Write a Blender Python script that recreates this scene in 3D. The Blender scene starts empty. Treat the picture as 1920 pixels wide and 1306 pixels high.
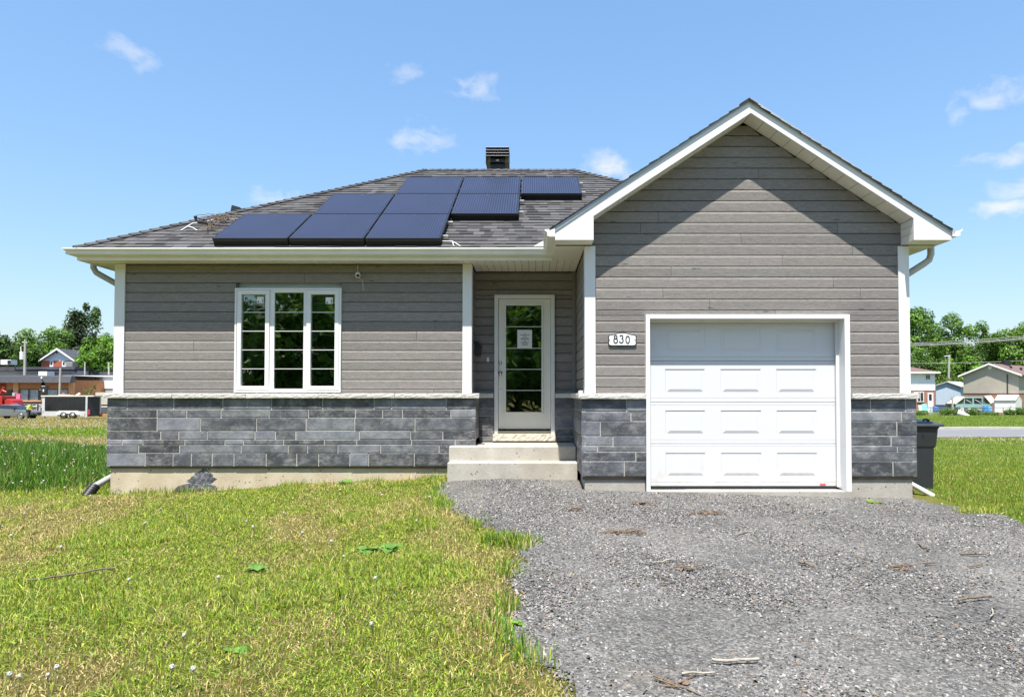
import bpy, math, random
import numpy as np
from mathutils import Vector, Matrix
R = random.Random(7)
NR = np.random.default_rng(11)
SC = bpy.context.scene
COL = SC.collection
rad = math.radians

# ------------------------------------------------------------------ camera model
F, PX, PY, PITCH, CZ = 1280.0, 1000.0, 703.5, rad(1.5), 1.19
def ray(px, py):
    u = (px - PX) / F; v = -(py - PY) / F
    return Vector((u, math.cos(PITCH) - v * math.sin(PITCH), math.sin(PITCH) + v * math.cos(PITCH)))
def P(px, py, Y):
    d = ray(px, py); t = Y / d.y
    return Vector((d.x * t, Y, CZ + d.z * t))
def sm(e0, e1, x):
    t = np.clip((x - e0) / (e1 - e0), 0, 1); return t * t * (3 - 2 * t)
def hgt(x, y):
    x = np.asarray(x, float); y = np.asarray(y, float)
    xc = np.clip(x, -8.0, 7.0)
    hh = .055 - .025 * np.sqrt(np.maximum(0, xc + .5) ** 2 + .04) * (xc > -.5) - .055 * np.sqrt(np.maximum(0, -.5 - xc) ** 2 + .04) * (xc <= -.5)
    near = -.045 * np.clip(9.0 - y, 0, 40)
    far = -.021 * np.clip(y - 10, 0, 50)
    bumps = .012 * np.sin(x * 1.7 + y * .9) * np.cos(y * 1.3 - x * .6)
    drv = sm(.2, 1.2, x) * sm(10, 7, y)
    return hh + near + far + bumps * (1 - .7 * drv)
def G(px, py):
    d = ray(px, py); lo, hi = .5, 400.0
    for _ in range(60):
        m = .5 * (lo + hi); p = d * m
        if CZ + p.z > float(hgt(p.x, p.y)): lo = m
        else: hi = m
    p = d * lo
    return Vector((p.x, p.y, float(hgt(p.x, p.y))))
def gz(x, y): return float(hgt(x, y))

def n2(x, y, seed, sc=1.0):
    r = np.random.default_rng(seed); s = 0
    for i in range(7):
        a = r.uniform(0, 6.28); k = sc * r.uniform(.6, 2.2)
        s = s + np.sin(k * (x * np.cos(a) + y * np.sin(a)) + r.uniform(0, 6.28))
    return np.clip(.5 + s / 6.0, 0, 1)

# ------------------------------------------------------------------ objects
def thing(name, label, cat, loc=(0, 0, 0), group=None):
    o = bpy.data.objects.new(name, None); COL.objects.link(o)
    o.location = loc; o.empty_display_size = .1
    o['label'] = label; o['category'] = cat
    if group: o['group'] = group
    return o
def tag(o, label, cat, group=None):
    o['label'] = label; o['category'] = cat
    if group: o['group'] = group
    return o
def rootloc(o):
    while o.parent: o = o.parent
    return Vector(o.location)
def copy_tree(o, parent=None):
    c = o.copy(); COL.objects.link(c)
    if parent: c.parent = parent
    for ch in list(o.children): copy_tree(ch, c)
    return c

class MB:
    def __init__(s): s.v = []; s.f = []; s.c = []; s.m = []; s.sm = []
    def add(s, vs, fs, col=(1, 1, 1), m=0, smooth=False):
        b = len(s.v); s.v += [tuple(p) for p in vs]; s.c += [col] * len(vs)
        for f in fs: s.f.append([b + i for i in f]); s.m.append(m); s.sm.append(smooth)
        return s
    def box(s, x0, x1, y0, y1, z0, z1, col=(1, 1, 1), m=0):
        v = [(x0,y0,z0),(x1,y0,z0),(x1,y1,z0),(x0,y1,z0),(x0,y0,z1),(x1,y0,z1),(x1,y1,z1),(x0,y1,z1)]
        return s.add(v, [(0,3,2,1),(4,5,6,7),(0,1,5,4),(1,2,6,5),(2,3,7,6),(3,0,4,7)], col, m)
    def obox(s, c, ax, ay, az, col=(1, 1, 1), m=0):
        c = Vector(c); ax = Vector(ax); ay = Vector(ay); az = Vector(az)
        v = [c-ax-ay-az, c+ax-ay-az, c+ax+ay-az, c-ax+ay-az, c-ax-ay+az, c+ax-ay+az, c+ax+ay+az, c-ax+ay+az]
        return s.add(v, [(0,3,2,1),(4,5,6,7),(0,1,5,4),(1,2,6,5),(2,3,7,6),(3,0,4,7)], col, m)
    def prism(s, pts, vec, col=(1, 1, 1), m=0):
        n = len(pts); a = [Vector(p) for p in pts]; b = [p + Vector(vec) for p in a]
        fs = [tuple(range(n)), tuple(range(2*n-1, n-1, -1))] + [(i, n+i, n+(i+1) % n, (i+1) % n) for i in range(n)]
        return s.add(a + b, fs, col, m)
    def quad(s, a, b, c, d, col=(1, 1, 1), m=0): return s.add([a, b, c, d], [(0, 1, 2, 3)], col, m)
    def tube(s, path, r, n=8, col=(1, 1, 1), m=0, cap=True, smooth=True):
        path = [Vector(p) for p in path]; k = len(path)
        rs = r if isinstance(r, (list, tuple)) else [r] * k
        vs = []; prev = None
        for i, p in enumerate(path):
            t = (path[min(i+1, k-1)] - path[max(i-1, 0)]).normalized()
            if prev is None:
                a = Vector((0, 0, 1)) if abs(t.z) < .9 else Vector((1, 0, 0))
                e1 = t.cross(a).normalized()
            else: e1 = (prev - t * prev.dot(t)).normalized()
            prev = e1; e2 = t.cross(e1)
            for j in range(n):
                an = 2 * math.pi * j / n
                vs.append(p + (e1 * math.cos(an) + e2 * math.sin(an)) * rs[i])
        fs = [(i*n+j, i*n+(j+1) % n, (i+1)*n+(j+1) % n, (i+1)*n+j) for i in range(k-1) for j in range(n)]
        s.add(vs, fs, col, m, smooth)
        if cap: s.add(vs[:n], [tuple(range(n-1, -1, -1))], col, m); s.add(vs[-n:], [tuple(range(n))], col, m)
        return s
    def lathe(s, c, prof, n=16, axis='z', col=(1, 1, 1), m=0, smooth=True):
        c = Vector(c); vs = []
        for r, h in prof:
            for j in range(n):
                a = 2 * math.pi * j / n; x, y = r * math.cos(a), r * math.sin(a)
                o = {'z': (x, y, h), 'y': (x, h, y), 'x': (h, x, y)}[axis]
                vs.append(c + Vector(o))
        k = len(prof)
        fs = [(i*n+j, i*n+(j+1) % n, (i+1)*n+(j+1) % n, (i+1)*n+j) for i in range(k-1) for j in range(n)]
        fs += [tuple(range(n-1, -1, -1)), tuple(range((k-1)*n, k*n))]
        return s.add(vs, fs, col, m, smooth)
    def build(s, name, mat, parent=None, bevel=0, local=False, recalc=True):
        me = bpy.data.meshes.new(name)
        off = Vector((0, 0, 0))
        if parent is not None and not local: off = rootloc(parent)
        own = None
        if parent is None and not local and s.v:
            a = np.array(s.v); own = Vector(((a[:, 0].min()+a[:, 0].max())/2, (a[:, 1].min()+a[:, 1].max())/2, a[:, 2].min())); off = own
        me.from_pydata([(p[0]-off.x, p[1]-off.y, p[2]-off.z) for p in s.v], [], s.f)
        mats = mat if isinstance(mat, (list, tuple)) else [mat]
        for q in mats: me.materials.append(q)
        me.polygons.foreach_set('material_index', s.m)
        me.polygons.foreach_set('use_smooth', s.sm)
        if any(c != (1, 1, 1) for c in s.c):
            at = me.attributes.new('tint', 'FLOAT_COLOR', 'POINT')
            at.data.foreach_set('color', np.array([(c[0], c[1], c[2], 1) for c in s.c], np.float32).ravel())
        if recalc:
            import bmesh
            bm = bmesh.new(); bm.from_mesh(me); bmesh.ops.recalc_face_normals(bm, faces=bm.faces); bm.to_mesh(me); bm.free()
        me.update()
        o = bpy.data.objects.new(name, me); COL.objects.link(o)
        if parent is not None: o.parent = parent
        elif own is not None: o.location = own
        if bevel:
            b = o.modifiers.new('bevel', 'BEVEL'); b.width = bevel; b.segments = 2; b.limit_method = 'ANGLE'; b.angle_limit = rad(40)
        return o

def big(name, V, k, C, mat, parent=None, origin=(0, 0, 0)):
    """V: (n*k,3) vertices, k per face; C: (n*k,3) colours"""
    V = np.asarray(V, np.float32) - np.asarray(origin, np.float32); n = len(V) // k
    me = bpy.data.meshes.new(name)
    me.vertices.add(len(V)); me.vertices.foreach_set('co', V.ravel())
    me.loops.add(len(V)); me.loops.foreach_set('vertex_index', np.arange(len(V), dtype=np.int32))
    me.polygons.add(n); me.polygons.foreach_set('loop_start', np.arange(n, dtype=np.int32) * k)
    try: me.polygons.foreach_set('loop_total', np.full(n, k, np.int32))
    except Exception: pass
    at = me.attributes.new('tint', 'FLOAT_COLOR', 'POINT')
    at.data.foreach_set('color', np.concatenate([np.asarray(C, np.float32), np.ones((len(V), 1), np.float32)], 1).ravel())
    me.materials.append(mat); me.update(calc_edges=True); me.validate()
    o = bpy.data.objects.new(name, me); COL.objects.link(o)
    if parent is not None: o.parent = parent
    else: o.location = origin
    return o

# ------------------------------------------------------------------ materials
def nodes(name):
    m = bpy.data.materials.new(name); m.use_nodes = True
    nt = m.node_tree; b = nt.nodes['Principled BSDF']
    return m, nt, b
def N(nt, t, **kw):
    n = nt.nodes.new(t)
    for k, v in kw.items(): setattr(n, k, v)
    return n
def coords(nt, scale=(1, 1, 1), kind='Object'):
    tc = N(nt, 'ShaderNodeTexCoord'); mp = N(nt, 'ShaderNodeMapping')
    mp.inputs['Scale'].default_value = scale
    nt.links.new(tc.outputs[kind], mp.inputs['Vector']); return mp.outputs['Vector']
def noise(nt, vec, scale, detail=4, rough=.6, dist=0):
    n = N(nt, 'ShaderNodeTexNoise'); n.inputs['Scale'].default_value = scale
    n.inputs['Detail'].default_value = detail; n.inputs['Roughness'].default_value = rough; n.inputs['Distortion'].default_value = dist
    nt.links.new(vec, n.inputs['Vector']); return n.outputs['Fac']
def ramp(nt, fac, stops, interp='LINEAR'):
    r = N(nt, 'ShaderNodeValToRGB'); r.color_ramp.interpolation = interp
    e = r.color_ramp.elements
    while len(e) < len(stops): e.new(.5)
    for i, (p, c) in enumerate(stops):
        e[i].position = p; e[i].color = (c[0], c[1], c[2], 1) if isinstance(c, (tuple, list)) else (c, c, c, 1)
    nt.links.new(fac, r.inputs['Fac']); return r.outputs['Color']
def mix(nt, a, b, fac, mode='MIX'):
    m = N(nt, 'ShaderNodeMix', data_type='RGBA', blend_type=mode)
    for s, i in ((a, 6), (b, 7), (fac, 0)):
        if hasattr(s, 'is_linked') or isinstance(s, bpy.types.NodeSocket): nt.links.new(s, m.inputs[i])
        else: m.inputs[i].default_value = s if i == 0 else (s[0], s[1], s[2], 1)
    return m.outputs[2]
def bumpn(nt, b, h, strength, dist=.01):
    n = N(nt, 'ShaderNodeBump'); n.inputs['Strength'].default_value = strength; n.inputs['Distance'].default_value = dist
    nt.links.new(h, n.inputs['Height']); nt.links.new(n.outputs['Normal'], b.inputs['Normal'])
def attr(nt):
    a = N(nt, 'ShaderNodeAttribute'); a.attribute_name = 'tint'; return a.outputs['Color']
def mk(name, col, rough=.6, var=.12, vs=3, bump=0, bs=60, metal=0, tint=False, coat=0, stretch=(1, 1, 1), spec=.5):
    m, nt, b = nodes(name); v = coords(nt, stretch)
    c = ramp(nt, noise(nt, v, vs, 6), [(.3, tuple(x*(1-var) for x in col)), (.7, tuple(min(1, x*(1+var)) for x in col))])
    if tint: c = mix(nt, c, attr(nt), 1.0, 'MULTIPLY')
    nt.links.new(c, b.inputs['Base Color'])
    b.inputs['Roughness'].default_value = rough; b.inputs['Metallic'].default_value = metal
    b.inputs['Coat Weight'].default_value = coat; b.inputs['Specular IOR Level'].default_value = spec
    if bump: bumpn(nt, b, noise(nt, v, bs, 5), bump)
    return m
def foliage(name, trans=.35):
    m, nt, b = nodes(name); nt.nodes.remove(b)
    out = nt.nodes['Material Output']; a = attr(nt)
    d = N(nt, 'ShaderNodeBsdfPrincipled'); t = N(nt, 'ShaderNodeBsdfTranslucent'); mx = N(nt, 'ShaderNodeMixShader')
    d.inputs['Roughness'].default_value = .55; d.inputs['Specular IOR Level'].default_value = .3
    mx.inputs[0].default_value = trans
    nt.links.new(a, d.inputs['Base Color']); nt.links.new(mix(nt, a, (1.0, 1.0, .45), 1.0, 'MULTIPLY'), t.inputs['Color'])
    nt.links.new(d.outputs[0], mx.inputs[1]); nt.links.new(t.outputs[0], mx.inputs[2]); nt.links.new(mx.outputs[0], out.inputs['Surface'])
    return m
MT = {}
def make_mats():
    # siding: rough-sawn pre-stained boards
    m, nt, b = nodes('siding'); v = coords(nt, (1, 1, 1))
    g = noise(nt, coords(nt, (2.2, 2.2, 11)), 7, 9, .8, 1.4)
    g2 = noise(nt, coords(nt, (.7, .7, 9)), 5, 5, .6, 2.5)
    c = ramp(nt, g, [(.28, (.116, .1065, .101)), (.47, (.210, .196, .188)), (.70, (.300, .281, .270))])
    c = mix(nt, c, ramp(nt, g2, [(.3, (.82, .82, .83)), (.7, (1.12, 1.1, 1.08))]), 1.0, 'MULTIPLY')
    kn = N(nt, 'ShaderNodeTexVoronoi'); kn.inputs['Scale'].default_value = 1.0
    nt.links.new(coords(nt, (1.9, 1.9, 7.3)), kn.inputs['Vector'])
    kf = mix(nt, ramp(nt, kn.outputs['Distance'], [(.03, .3), (.11, 1.0)]), (1, 1, 1), ramp(nt, noise(nt, coords(nt, (.8, .8, 2.5)), 1.1, 2), [(.48, 0.0), (.56, 1.0)]))
    c = mix(nt, c, kf, .8, 'MULTIPLY')
    c = mix(nt, c, attr(nt), 1.0, 'MULTIPLY')
    nt.links.new(c, b.inputs['Base Color']); b.inputs['Roughness'].default_value = .8; b.inputs['Specular IOR Level'].default_value = .25
    bumpn(nt, b, g, .8, .007); MT['siding'] = m
    # stone veneer
    m, nt, b = nodes('slate_stone'); v = coords(nt)
    c = ramp(nt, noise(nt, v, 4, 6, .65), [(.3, (.038, .040, .045)), (.55, (.076, .080, .088)), (.75, (.13, .134, .142))])
    c = mix(nt, c, attr(nt), 1.0, 'MULTIPLY')
    e = ramp(nt, noise(nt, coords(nt, (1, 1, 1.7)), 4.2, 10, .8, .0), [(.47, 0.0), (.70, .9)])
    c = mix(nt, c, (.27, .268, .262), e)
    sp = ramp(nt, noise(nt, v, 46, 2), [(.70, 0.0), (.76, .8)])
    c = mix(nt, c, (.55, .54, .52), sp)
    nt.links.new(c, b.inputs['Base Color']); b.inputs['Roughness'].default_value = .62; b.inputs['Specular IOR Level'].default_value = .4
    bumpn(nt, b, noise(nt, v, 28, 6), .35, .01); MT['stone'] = m
    # rough limestone cap
    m, nt, b = nodes('rock_faced_limestone'); v = coords(nt)
    n1 = noise(nt, v, 36, 9, .8, 0)
    nt.links.new(mix(nt, ramp(nt, n1, [(.36, (.20, .19, .17)), (.43, (.50, .48, .44)), (.7, (.66, .64, .60))]), attr(nt), 1, 'MULTIPLY'), b.inputs['Base Color'])
    b.inputs['Roughness'].default_value = .85; bumpn(nt, b, n1, .7, .012); MT['cap'] = m
    # concretes
    def conc(name, c0, c1, stain=None):
        m, nt, b = nodes(name); v = coords(nt)
        c = ramp(nt, noise(nt, v, 2.5, 8, .7), [(.3, c0), (.7, c1)])
        if stain: c = mix(nt, c, stain, ramp(nt, noise(nt, coords(nt, (1, 1, .6)), 1.3, 5), [(.5, 0.0), (.75, .6)]))
        vo = N(nt, 'ShaderNodeTexVoronoi'); vo.inputs['Scale'].default_value = 17; nt.links.new(v, vo.inputs['Vector'])
        pit = ramp(nt, vo.outputs['Distance'], [(.14, 0.0), (.22, 1.0)])
        gate = ramp(nt, noise(nt, v, 9, 3), [(.5, 1.0), (.6, 0.0)])
        pf = mix(nt, pit, (1, 1, 1), gate)
        c = mix(nt, c, pf, .75, 'MULTIPLY')
        nt.links.new(c, b.inputs['Base Color']); b.inputs['Roughness'].default_value = .9
        bumpn(nt, b, noise(nt, v, 40, 6), .4, .008); return m
    MT['concrete'] = conc('step_concrete', (.30, .275, .235), (.47, .44, .38), (.33, .27, .19))
    MT['foundation'] = conc('foundation_concrete', (.40, .33, .23), (.56, .48, .35), (.36, .26, .14))
    MT['foundation_grey'] = conc('grey_concrete', (.28, .26, .225), (.42, .395, .345), (.26, .21, .15))
    MT['white'] = mk('white_trim', (.68, .68, .675), .42, .03, 2, .05, 80)
    MT['gutter'] = mk('white_gutter', (.72, .715, .685), .35, .06, 4)
    MT['soffit'] = mk('vented_soffit', (.70, .68, .62), .5, .05, 6, .25, 160)
    MT['doorwhite'] = mk('garage_door_steel', (.60, .605, .615), .45, .02, 3, .12, 220, stretch=(.2, 1, 3))
    m = MT['doorwhite']; nt = m.node_tree; b = nt.nodes['Principled BSDF']; src = b.inputs['Base Color'].links[0].from_socket
    v = coords(nt); sz = N(nt, 'ShaderNodeSeparateXYZ'); nt.links.new(v, sz.inputs[0])
    mr = N(nt, 'ShaderNodeMapRange'); mr.inputs['From Min'].default_value = .55; mr.inputs['From Max'].default_value = .08; nt.links.new(sz.outputs['Z'], mr.inputs['Value'])
    spl = ramp(nt, noise(nt, v, 7, 8, .8), [(.40, 0.0), (.75, 1.0)])
    mu = N(nt, 'ShaderNodeMath', operation='MULTIPLY'); nt.links.new(mr.outputs[0], mu.inputs[0]); nt.links.new(spl, mu.inputs[1])
    nt.links.new(mix(nt, src, (.42, .38, .32), mu.outputs[0]), b.inputs['Base Color'])
    MT['entry'] = mk('entry_door_paint', (.70, .68, .62), .4, .04, 3, .05, 60)
    MT['dark'] = mk('dark_gap', (.007, .007, .007), .9)
    MT['black'] = mk('black_plastic', (.018, .019, .021), .45, .2, 6)
    MT['panelframe'] = mk('black_anodised', (.008, .008, .01), .4, .1)
    MT['blackmetal'] = mk('black_metal', (.02, .021, .024), .35, .2, 6, metal=.3)
    MT['mortar'] = mk('mortar', (.36, .345, .315), .95, .2, 9, .5, 120)
    MT['steel'] = mk('brushed_nickel', (.45, .44, .42), .3, .1, 10, metal=1)
    MT['shingle'] = None
    m, nt, b = nodes('asphalt_shingle'); v = coords(nt)
    c = ramp(nt, noise(nt, v, 120, 3), [(.3, (.042, .042, .0425)), (.7, (.088, .0875, .088))])
    c = mix(nt, c, attr(nt), 1.0, 'MULTIPLY')
    nt.links.new(c, b.inputs['Base Color']); b.inputs['Roughness'].default_value = .85; b.inputs['Specular IOR Level'].default_value = .3
    bumpn(nt, b, noise(nt, v, 150, 3), .4, .004); MT['shingle'] = m
    # solar glass : thin bus lines running up the slope
    m, nt, b = nodes('solar_glass')
    v = coords(nt); w = N(nt, 'ShaderNodeTexWave'); w.inputs['Scale'].default_value = 8.3; w.bands_direction = 'X'
    nt.links.new(v, w.inputs['Vector'])
    c = ramp(nt, w.outputs['Fac'], [(.60, (.012, .0145, .030)), (.95, (.050, .057, .085))])
    c = mix(nt, c, ramp(nt, noise(nt, v, 2.2, 4), [(.3, (.85, .9, .9)), (.7, (1.15, 1.05, 1.2))]), 1, 'MULTIPLY')
    c = mix(nt, c, (.6, .6, .6), ramp(nt, noise(nt, v, 38, 1), [(.77, 0.0), (.80, .8)]))
    nt.links.new(c, b.inputs['Base Color']); b.inputs['Roughness'].default_value = .32; b.inputs['Specular IOR Level'].default_value = .22; b.inputs['Coat Weight'].default_value = .04
    b.inputs['Coat Roughness'].default_value = .12; MT['solar'] = m
    # window glass
    m, nt, b = nodes('window_glass'); nt.nodes.remove(b); out = nt.nodes['Material Output']
    tr = N(nt, 'ShaderNodeBsdfTransparent'); tr.inputs[0].default_value = (.68, .80, .70, 1)
    gl = N(nt, 'ShaderNodeBsdfGlossy'); gl.inputs['Roughness'].default_value = .01
    lw = N(nt, 'ShaderNodeFresnel'); lw.inputs['IOR'].default_value = 2.3
    bp = N(nt, 'ShaderNodeBump'); bp.inputs['Strength'].default_value = .15; bp.inputs['Distance'].default_value = .02
    nt.links.new(noise(nt, coords(nt, (1, 1, 1.3)), 2.4, 2, .5, .5), bp.inputs['Height']); nt.links.new(bp.outputs[0], gl.inputs['Normal'])
    ms = N(nt, 'ShaderNodeMixShader'); nt.links.new(lw.outputs[0], ms.inputs[0]); nt.links.new(tr.outputs[0], ms.inputs[1]); nt.links.new(gl.outputs[0], ms.inputs[2])
    nt.links.new(ms.outputs[0], out.inputs['Surface']); MT['glass'] = m
    MT['room'] = mk('interior_paint', (.42, .46, .42), .9)
    MT['curtain'] = mk('pale_curtain', (.42, .47, .46), .9, .1, 4)
    MT['leaf'] = foliage('leaves', .30); MT['grass'] = foliage('grass_blades', .30)
    MT['bark'] = mk('bark', (.11, .085, .06), .95, .3, 6, .8, 18)
    MT['twig'] = mk('dry_wood', (.15, .108, .075), .9, .35, 30, .5, 60)
    MT['pale_twig'] = mk('bleached_wood', (.30, .27, .22), .9, .3, 30, .5, 60)
    m, nt, b = nodes('gravel_stone'); nt.links.new(mix(nt, ramp(nt, noise(nt, coords(nt), 60, 3), [(.3, .75), (.7, 1.15)]), attr(nt), 1, 'MULTIPLY'), b.inputs['Base Color'])
    b.inputs['Roughness'].default_value = .85; MT['gravel'] = m
SKY_AIR, SKY_DUST, SKY_OZ, SKY_SAT, SKY_VAL = 1.5, 1.0, 6.0, 1.22, .965
SKY_STR, SUN_STR, EXPO, CLB = .15, 5.0, 1.05, 3.3
SKY_GAM = .65
SKY_TINT = (.97, 1.08, 1.23)
make_mats()
# ================================================================== HOUSE
YG, YL, YD = 8.42, 9.57, 10.20
YF, YLF = 8.12, 9.25                 # gable fascia plane, eave fascia plane
ZS = 3.01                            # soffit
ZCT, ZCB = 1.19, 1.124               # stone cap top, bottom
COURSES = [1.124, .968, .852, .672, .551, .479, .365, .18]
XL0, XL1 = -5.854, -.88              # left wing siding
XG0, XG1 = .651, 4.62                # garage siding
SX0, SX1, GX0, GX1 = -5.914, -.80, .588, 4.67   # stone faces
house = thing('bungalow_house', 'grey sided bungalow with dark stone base, solar panels on its roof and a gabled garage', 'house', (-.6, 9.0, -.1))

def siding(mb, o, d, n, L, z0, ztop, first, holes=(), pitch=.1359, seed=1, sr=None):
    """lapped boards: o start xy, d along, n outward; ztop(s) -> top height; holes: (s0,s1,z0,z1)"""
    r = random.Random(seed); d = Vector(d); n = Vector(n); o = Vector(o)
    zs = [z0]; z = first
    while z <= z0 + .01: z += pitch
    zmax = max(ztop(L * i / 40) for i in range(41))
    while z < zmax: zs.append(z); z += pitch
    zs.append(zmax)
    for h in holes:
        for q in (h[2], h[3]):
            if all(abs(q - z_) > .006 for z_ in zs) and zs[0] < q < zs[-1]: zs.append(q)
    zs.sort()
    courses_ = set()
    for a, b in zip(zs[:-1], zs[1:]):
        if b - a < .004: continue
        mid = .5 * (a + b)
        ss = [i * L / 200 for i in range(201)]
        ok = [s for s in ss if ztop(s) >= a]
        if not ok: continue
        iv = [(ok[0], ok[-1])]
        for h in holes:
            if a < h[3] - .005 and b > h[2] + .005:
                nv = []
                for (p, q) in iv:
                    if h[0] > p: nv.append((p, min(q, h[0])))
                    if h[1] < q: nv.append((max(p, h[1]), q))
                iv = [t for t in nv if t[1] - t[0] > .005]
        for (p, q) in iv:
            cuts = [p]; x = p + r.uniform(.6, 3.6)
            while x < q - .5: cuts.append(x); x += r.choice((2.44, 3.66))
            cuts.append(q)
            for s0, s1 in zip(cuts[:-1], cuts[1:]):
                t = r.uniform(.88, 1.10); col = (t * r.uniform(.99, 1.02), t, t * r.uniform(.975, 1.0))
                e = .0022 if s1 < q else 0
                def pt(s, z, out): 
                    v = o + d * s + n * out; return (v.x, v.y, z)
                hb = b - a
                full = hb > .10
                prof = [(a + .001, -.018), (a + .0008, .0092), (a + .006, .0098), (b - .032 if full else b - .012, .0134), (b - .0085, .0072), (b - .0080, -.016), (b + .006, -.018)]
                vs = []
                for s in (s0 + .0022 if s0 > p else s0, s1 - e):
                    for (z, u) in prof:
                        s_ = s
                        if sr: lo_, hi_ = sr(z); s_ = min(max(s, lo_), hi_)
                        vs.append(pt(s_, z, u))
                k = len(prof)
                mb.add(vs, [(i, k + i, k + i + 1, i + 1) for i in range(k - 1)] + [tuple(range(k)), tuple(range(2*k-1, k-1, -1))], col)

def stones(mb, mm, o, d, n, L, seed, holes=(), courses=COURSES, ret=True):
    r = random.Random(seed); d = Vector(d); n = Vector(n); o = Vector(o)
    for ci in range(len(courses) - 1):
        zt, zb = courses[ci], courses[ci + 1]; h = zt - zb
        x = 0; cuts = [0]
        big_ = h > .15
        x = r.uniform(.18, .75)
        while x < L - .12: cuts.append(x); x += r.choice((.28, .42, .55, .62, .78)) * r.uniform(.85, 1.15)
        cuts.append(L)
        for s0, s1 in zip(cuts[:-1], cuts[1:]):
            t = r.choice((r.uniform(.55, .9), r.uniform(.9, 1.3), r.uniform(1.3, 2.5))); col = (t, t * r.uniform(.98, 1.02), t * r.uniform(.98, 1.05))
            out = r.uniform(0, .006); g = .0062; ch = .005
            a0 = s0 + (g if s0 > 0 else 0); a1 = s1 - (g if s1 < L else 0)
            def pt(s, z, u):
                v = o + d * s + n * u; return (v.x, v.y, z)
            jz = r.uniform(0, .004)
            B = [pt(a0, zb + g * .7, -.03), pt(a1, zb + g * .7, -.03), pt(a1, zt - g * .7, -.03), pt(a0, zt - g * .7, -.03)]
            Cc = [pt(a0, zb + g * .7, out - ch), pt(a1, zb + g * .7, out - ch), pt(a1, zt - g * .7, out - ch), pt(a0, zt - g * .7, out - ch)]
            Fp = [pt(a0 + ch, zb + g + ch * .6, out), pt(a1 - ch, zb + g + ch * .6 + jz * .3, out), pt(a1 - ch, zt - g - ch * .6, out), pt(a0 + ch, zt - g - ch * .6 - jz * .3, out)]
            vs = B + Cc + Fp
            fs = [(8, 9, 10, 11)] + [(4+i, 4+(i+1) % 4, 8+(i+1) % 4, 8+i) for i in range(4)] + [(i, (i+1) % 4, 4+(i+1) % 4, 4+i) for i in range(4)]
            mb.add(vs, fs, col)
    p0 = o - n * .0035; p1 = p0 + d * L; q0 = o - n * .05; q1 = q0 + d * L
    zt, zb = courses[0], courses[-1]
    mm.prism([(p0.x, p0.y, zb), (p1.x, p1.y, zb), (q1.x, q1.y, zb), (q0.x, q0.y, zb)], (0, 0, zt - zb))

def capstones(mb, o, d, n, L, seed, over=.055, back=.12):
    r = random.Random(seed); d = Vector(d); n = Vector(n); o = Vector(o); x = 0
    while x < L - .01:
        w = min(r.uniform(.95, 1.12), L - x)
        if L - x - w < .25: w = L - x
        t = r.uniform(.9, 1.06)
        K = max(4, int(w / .05)); rows = 4; vs = []
        for i in range(K + 1):
            for j in range(rows + 1):
                s = x + .003 + (w - .006) * i / K; z = ZCB + (ZCT - ZCB) * j / rows
                u = over + (r.uniform(-.003, .003) if 0 < j < rows else -.003)
                v = o + d * s + n * u; vs.append((v.x, v.y, z + (r.uniform(-.002, .002) if j in (0, rows) else 0)))
        fs = [(i*(rows+1)+j, (i+1)*(rows+1)+j, (i+1)*(rows+1)+j+1, i*(rows+1)+j+1) for i in range(K) for j in range(rows)]
        nb = len(vs)
        for i in (0, K):
            for z in (ZCB, ZCT):
                v = o + d * (x + .003 + (w - .006) * i / K) - n * back; vs.append((v.x, v.y, z))
        top = [i*(rows+1)+rows for i in range(K+1)]; bot = [i*(rows+1) for i in range(K+1)]
        fs += [tuple(top + [nb+3, nb+1]), tuple(bot + [nb+2, nb]), tuple(list(range(rows+1)) + [nb+1, nb]), tuple([K*(rows+1)+j for j in range(rows+1)] + [nb+3, nb+2])]
        mb.add(vs, fs, (t, t, t * .99)); x += w

X, Y_ = Vector((1, 0, 0)), Vector((0, 1, 0))
WX0, WX1, WZ0, WZ1 = -4.18, -2.69, 1.203, 2.663     # front window
DX0, DX1, DZ0, DZ1 = -.582, .319, .50, 2.66         # entry door outer frame
OX0, OX1, OZ1 = 1.375, 3.868, 2.153                 # garage opening trim outer

apx, slopeG = 2.59, .652
# --- siding parts
mb = MB(); siding(mb, (XL0, YL, 0), X, -Y_, XL1 - XL0, ZCT, lambda s: ZS - .01, 1.25, [(WX0 - XL0, WX1 - XL0, WZ0, WZ1)], seed=3)
siding(mb, (XL0, 17.0, 0), -Y_, -X, 17.0 - YL, ZCT, lambda s: ZS - .01, 1.25, seed=4)
mb.build('siding_wall', MT['siding'], house, recalc=True)
mb = MB(); siding(mb, (XL1, YD, 0), X, -Y_, XG0 - XL1, ZCT, lambda s: ZS - .01, 1.25, [(DX0 - XL1, DX1 - XL1, .4, DZ1)], seed=5)
siding(mb, (XL1, YL, 0), Y_, X, YD - YL, ZCT, lambda s: ZS - .01, 1.25, seed=6)
mb.build('porch_wall', MT['siding'], house)
mb = MB(); siding(mb, (XG0, YG, 0), X, -Y_, XG1 - XG0, ZCT, lambda s: 4.55 - slopeG * abs(s + XG0 - apx), 1.269, [(OX0 - XG0, OX1 - XG0, 0, OZ1)], seed=7, sr=lambda z: ((0, 9) if z < 3.1 else (max(0, apx - (4.562 - z) / slopeG - XG0), max(0, apx + (4.562 - z) / slopeG - XG0))))
siding(mb, (XG0, YD, 0), -Y_, -X, YD - YG, ZCT, lambda s: ZS - .01, 1.25, seed=8)
siding(mb, (XG1, YG, 0), Y_, X, 17.0 - YG, ZCT, lambda s: ZS - .01, 1.25, seed=9)
mb.build('garage_wall', MT['siding'], house)
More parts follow.
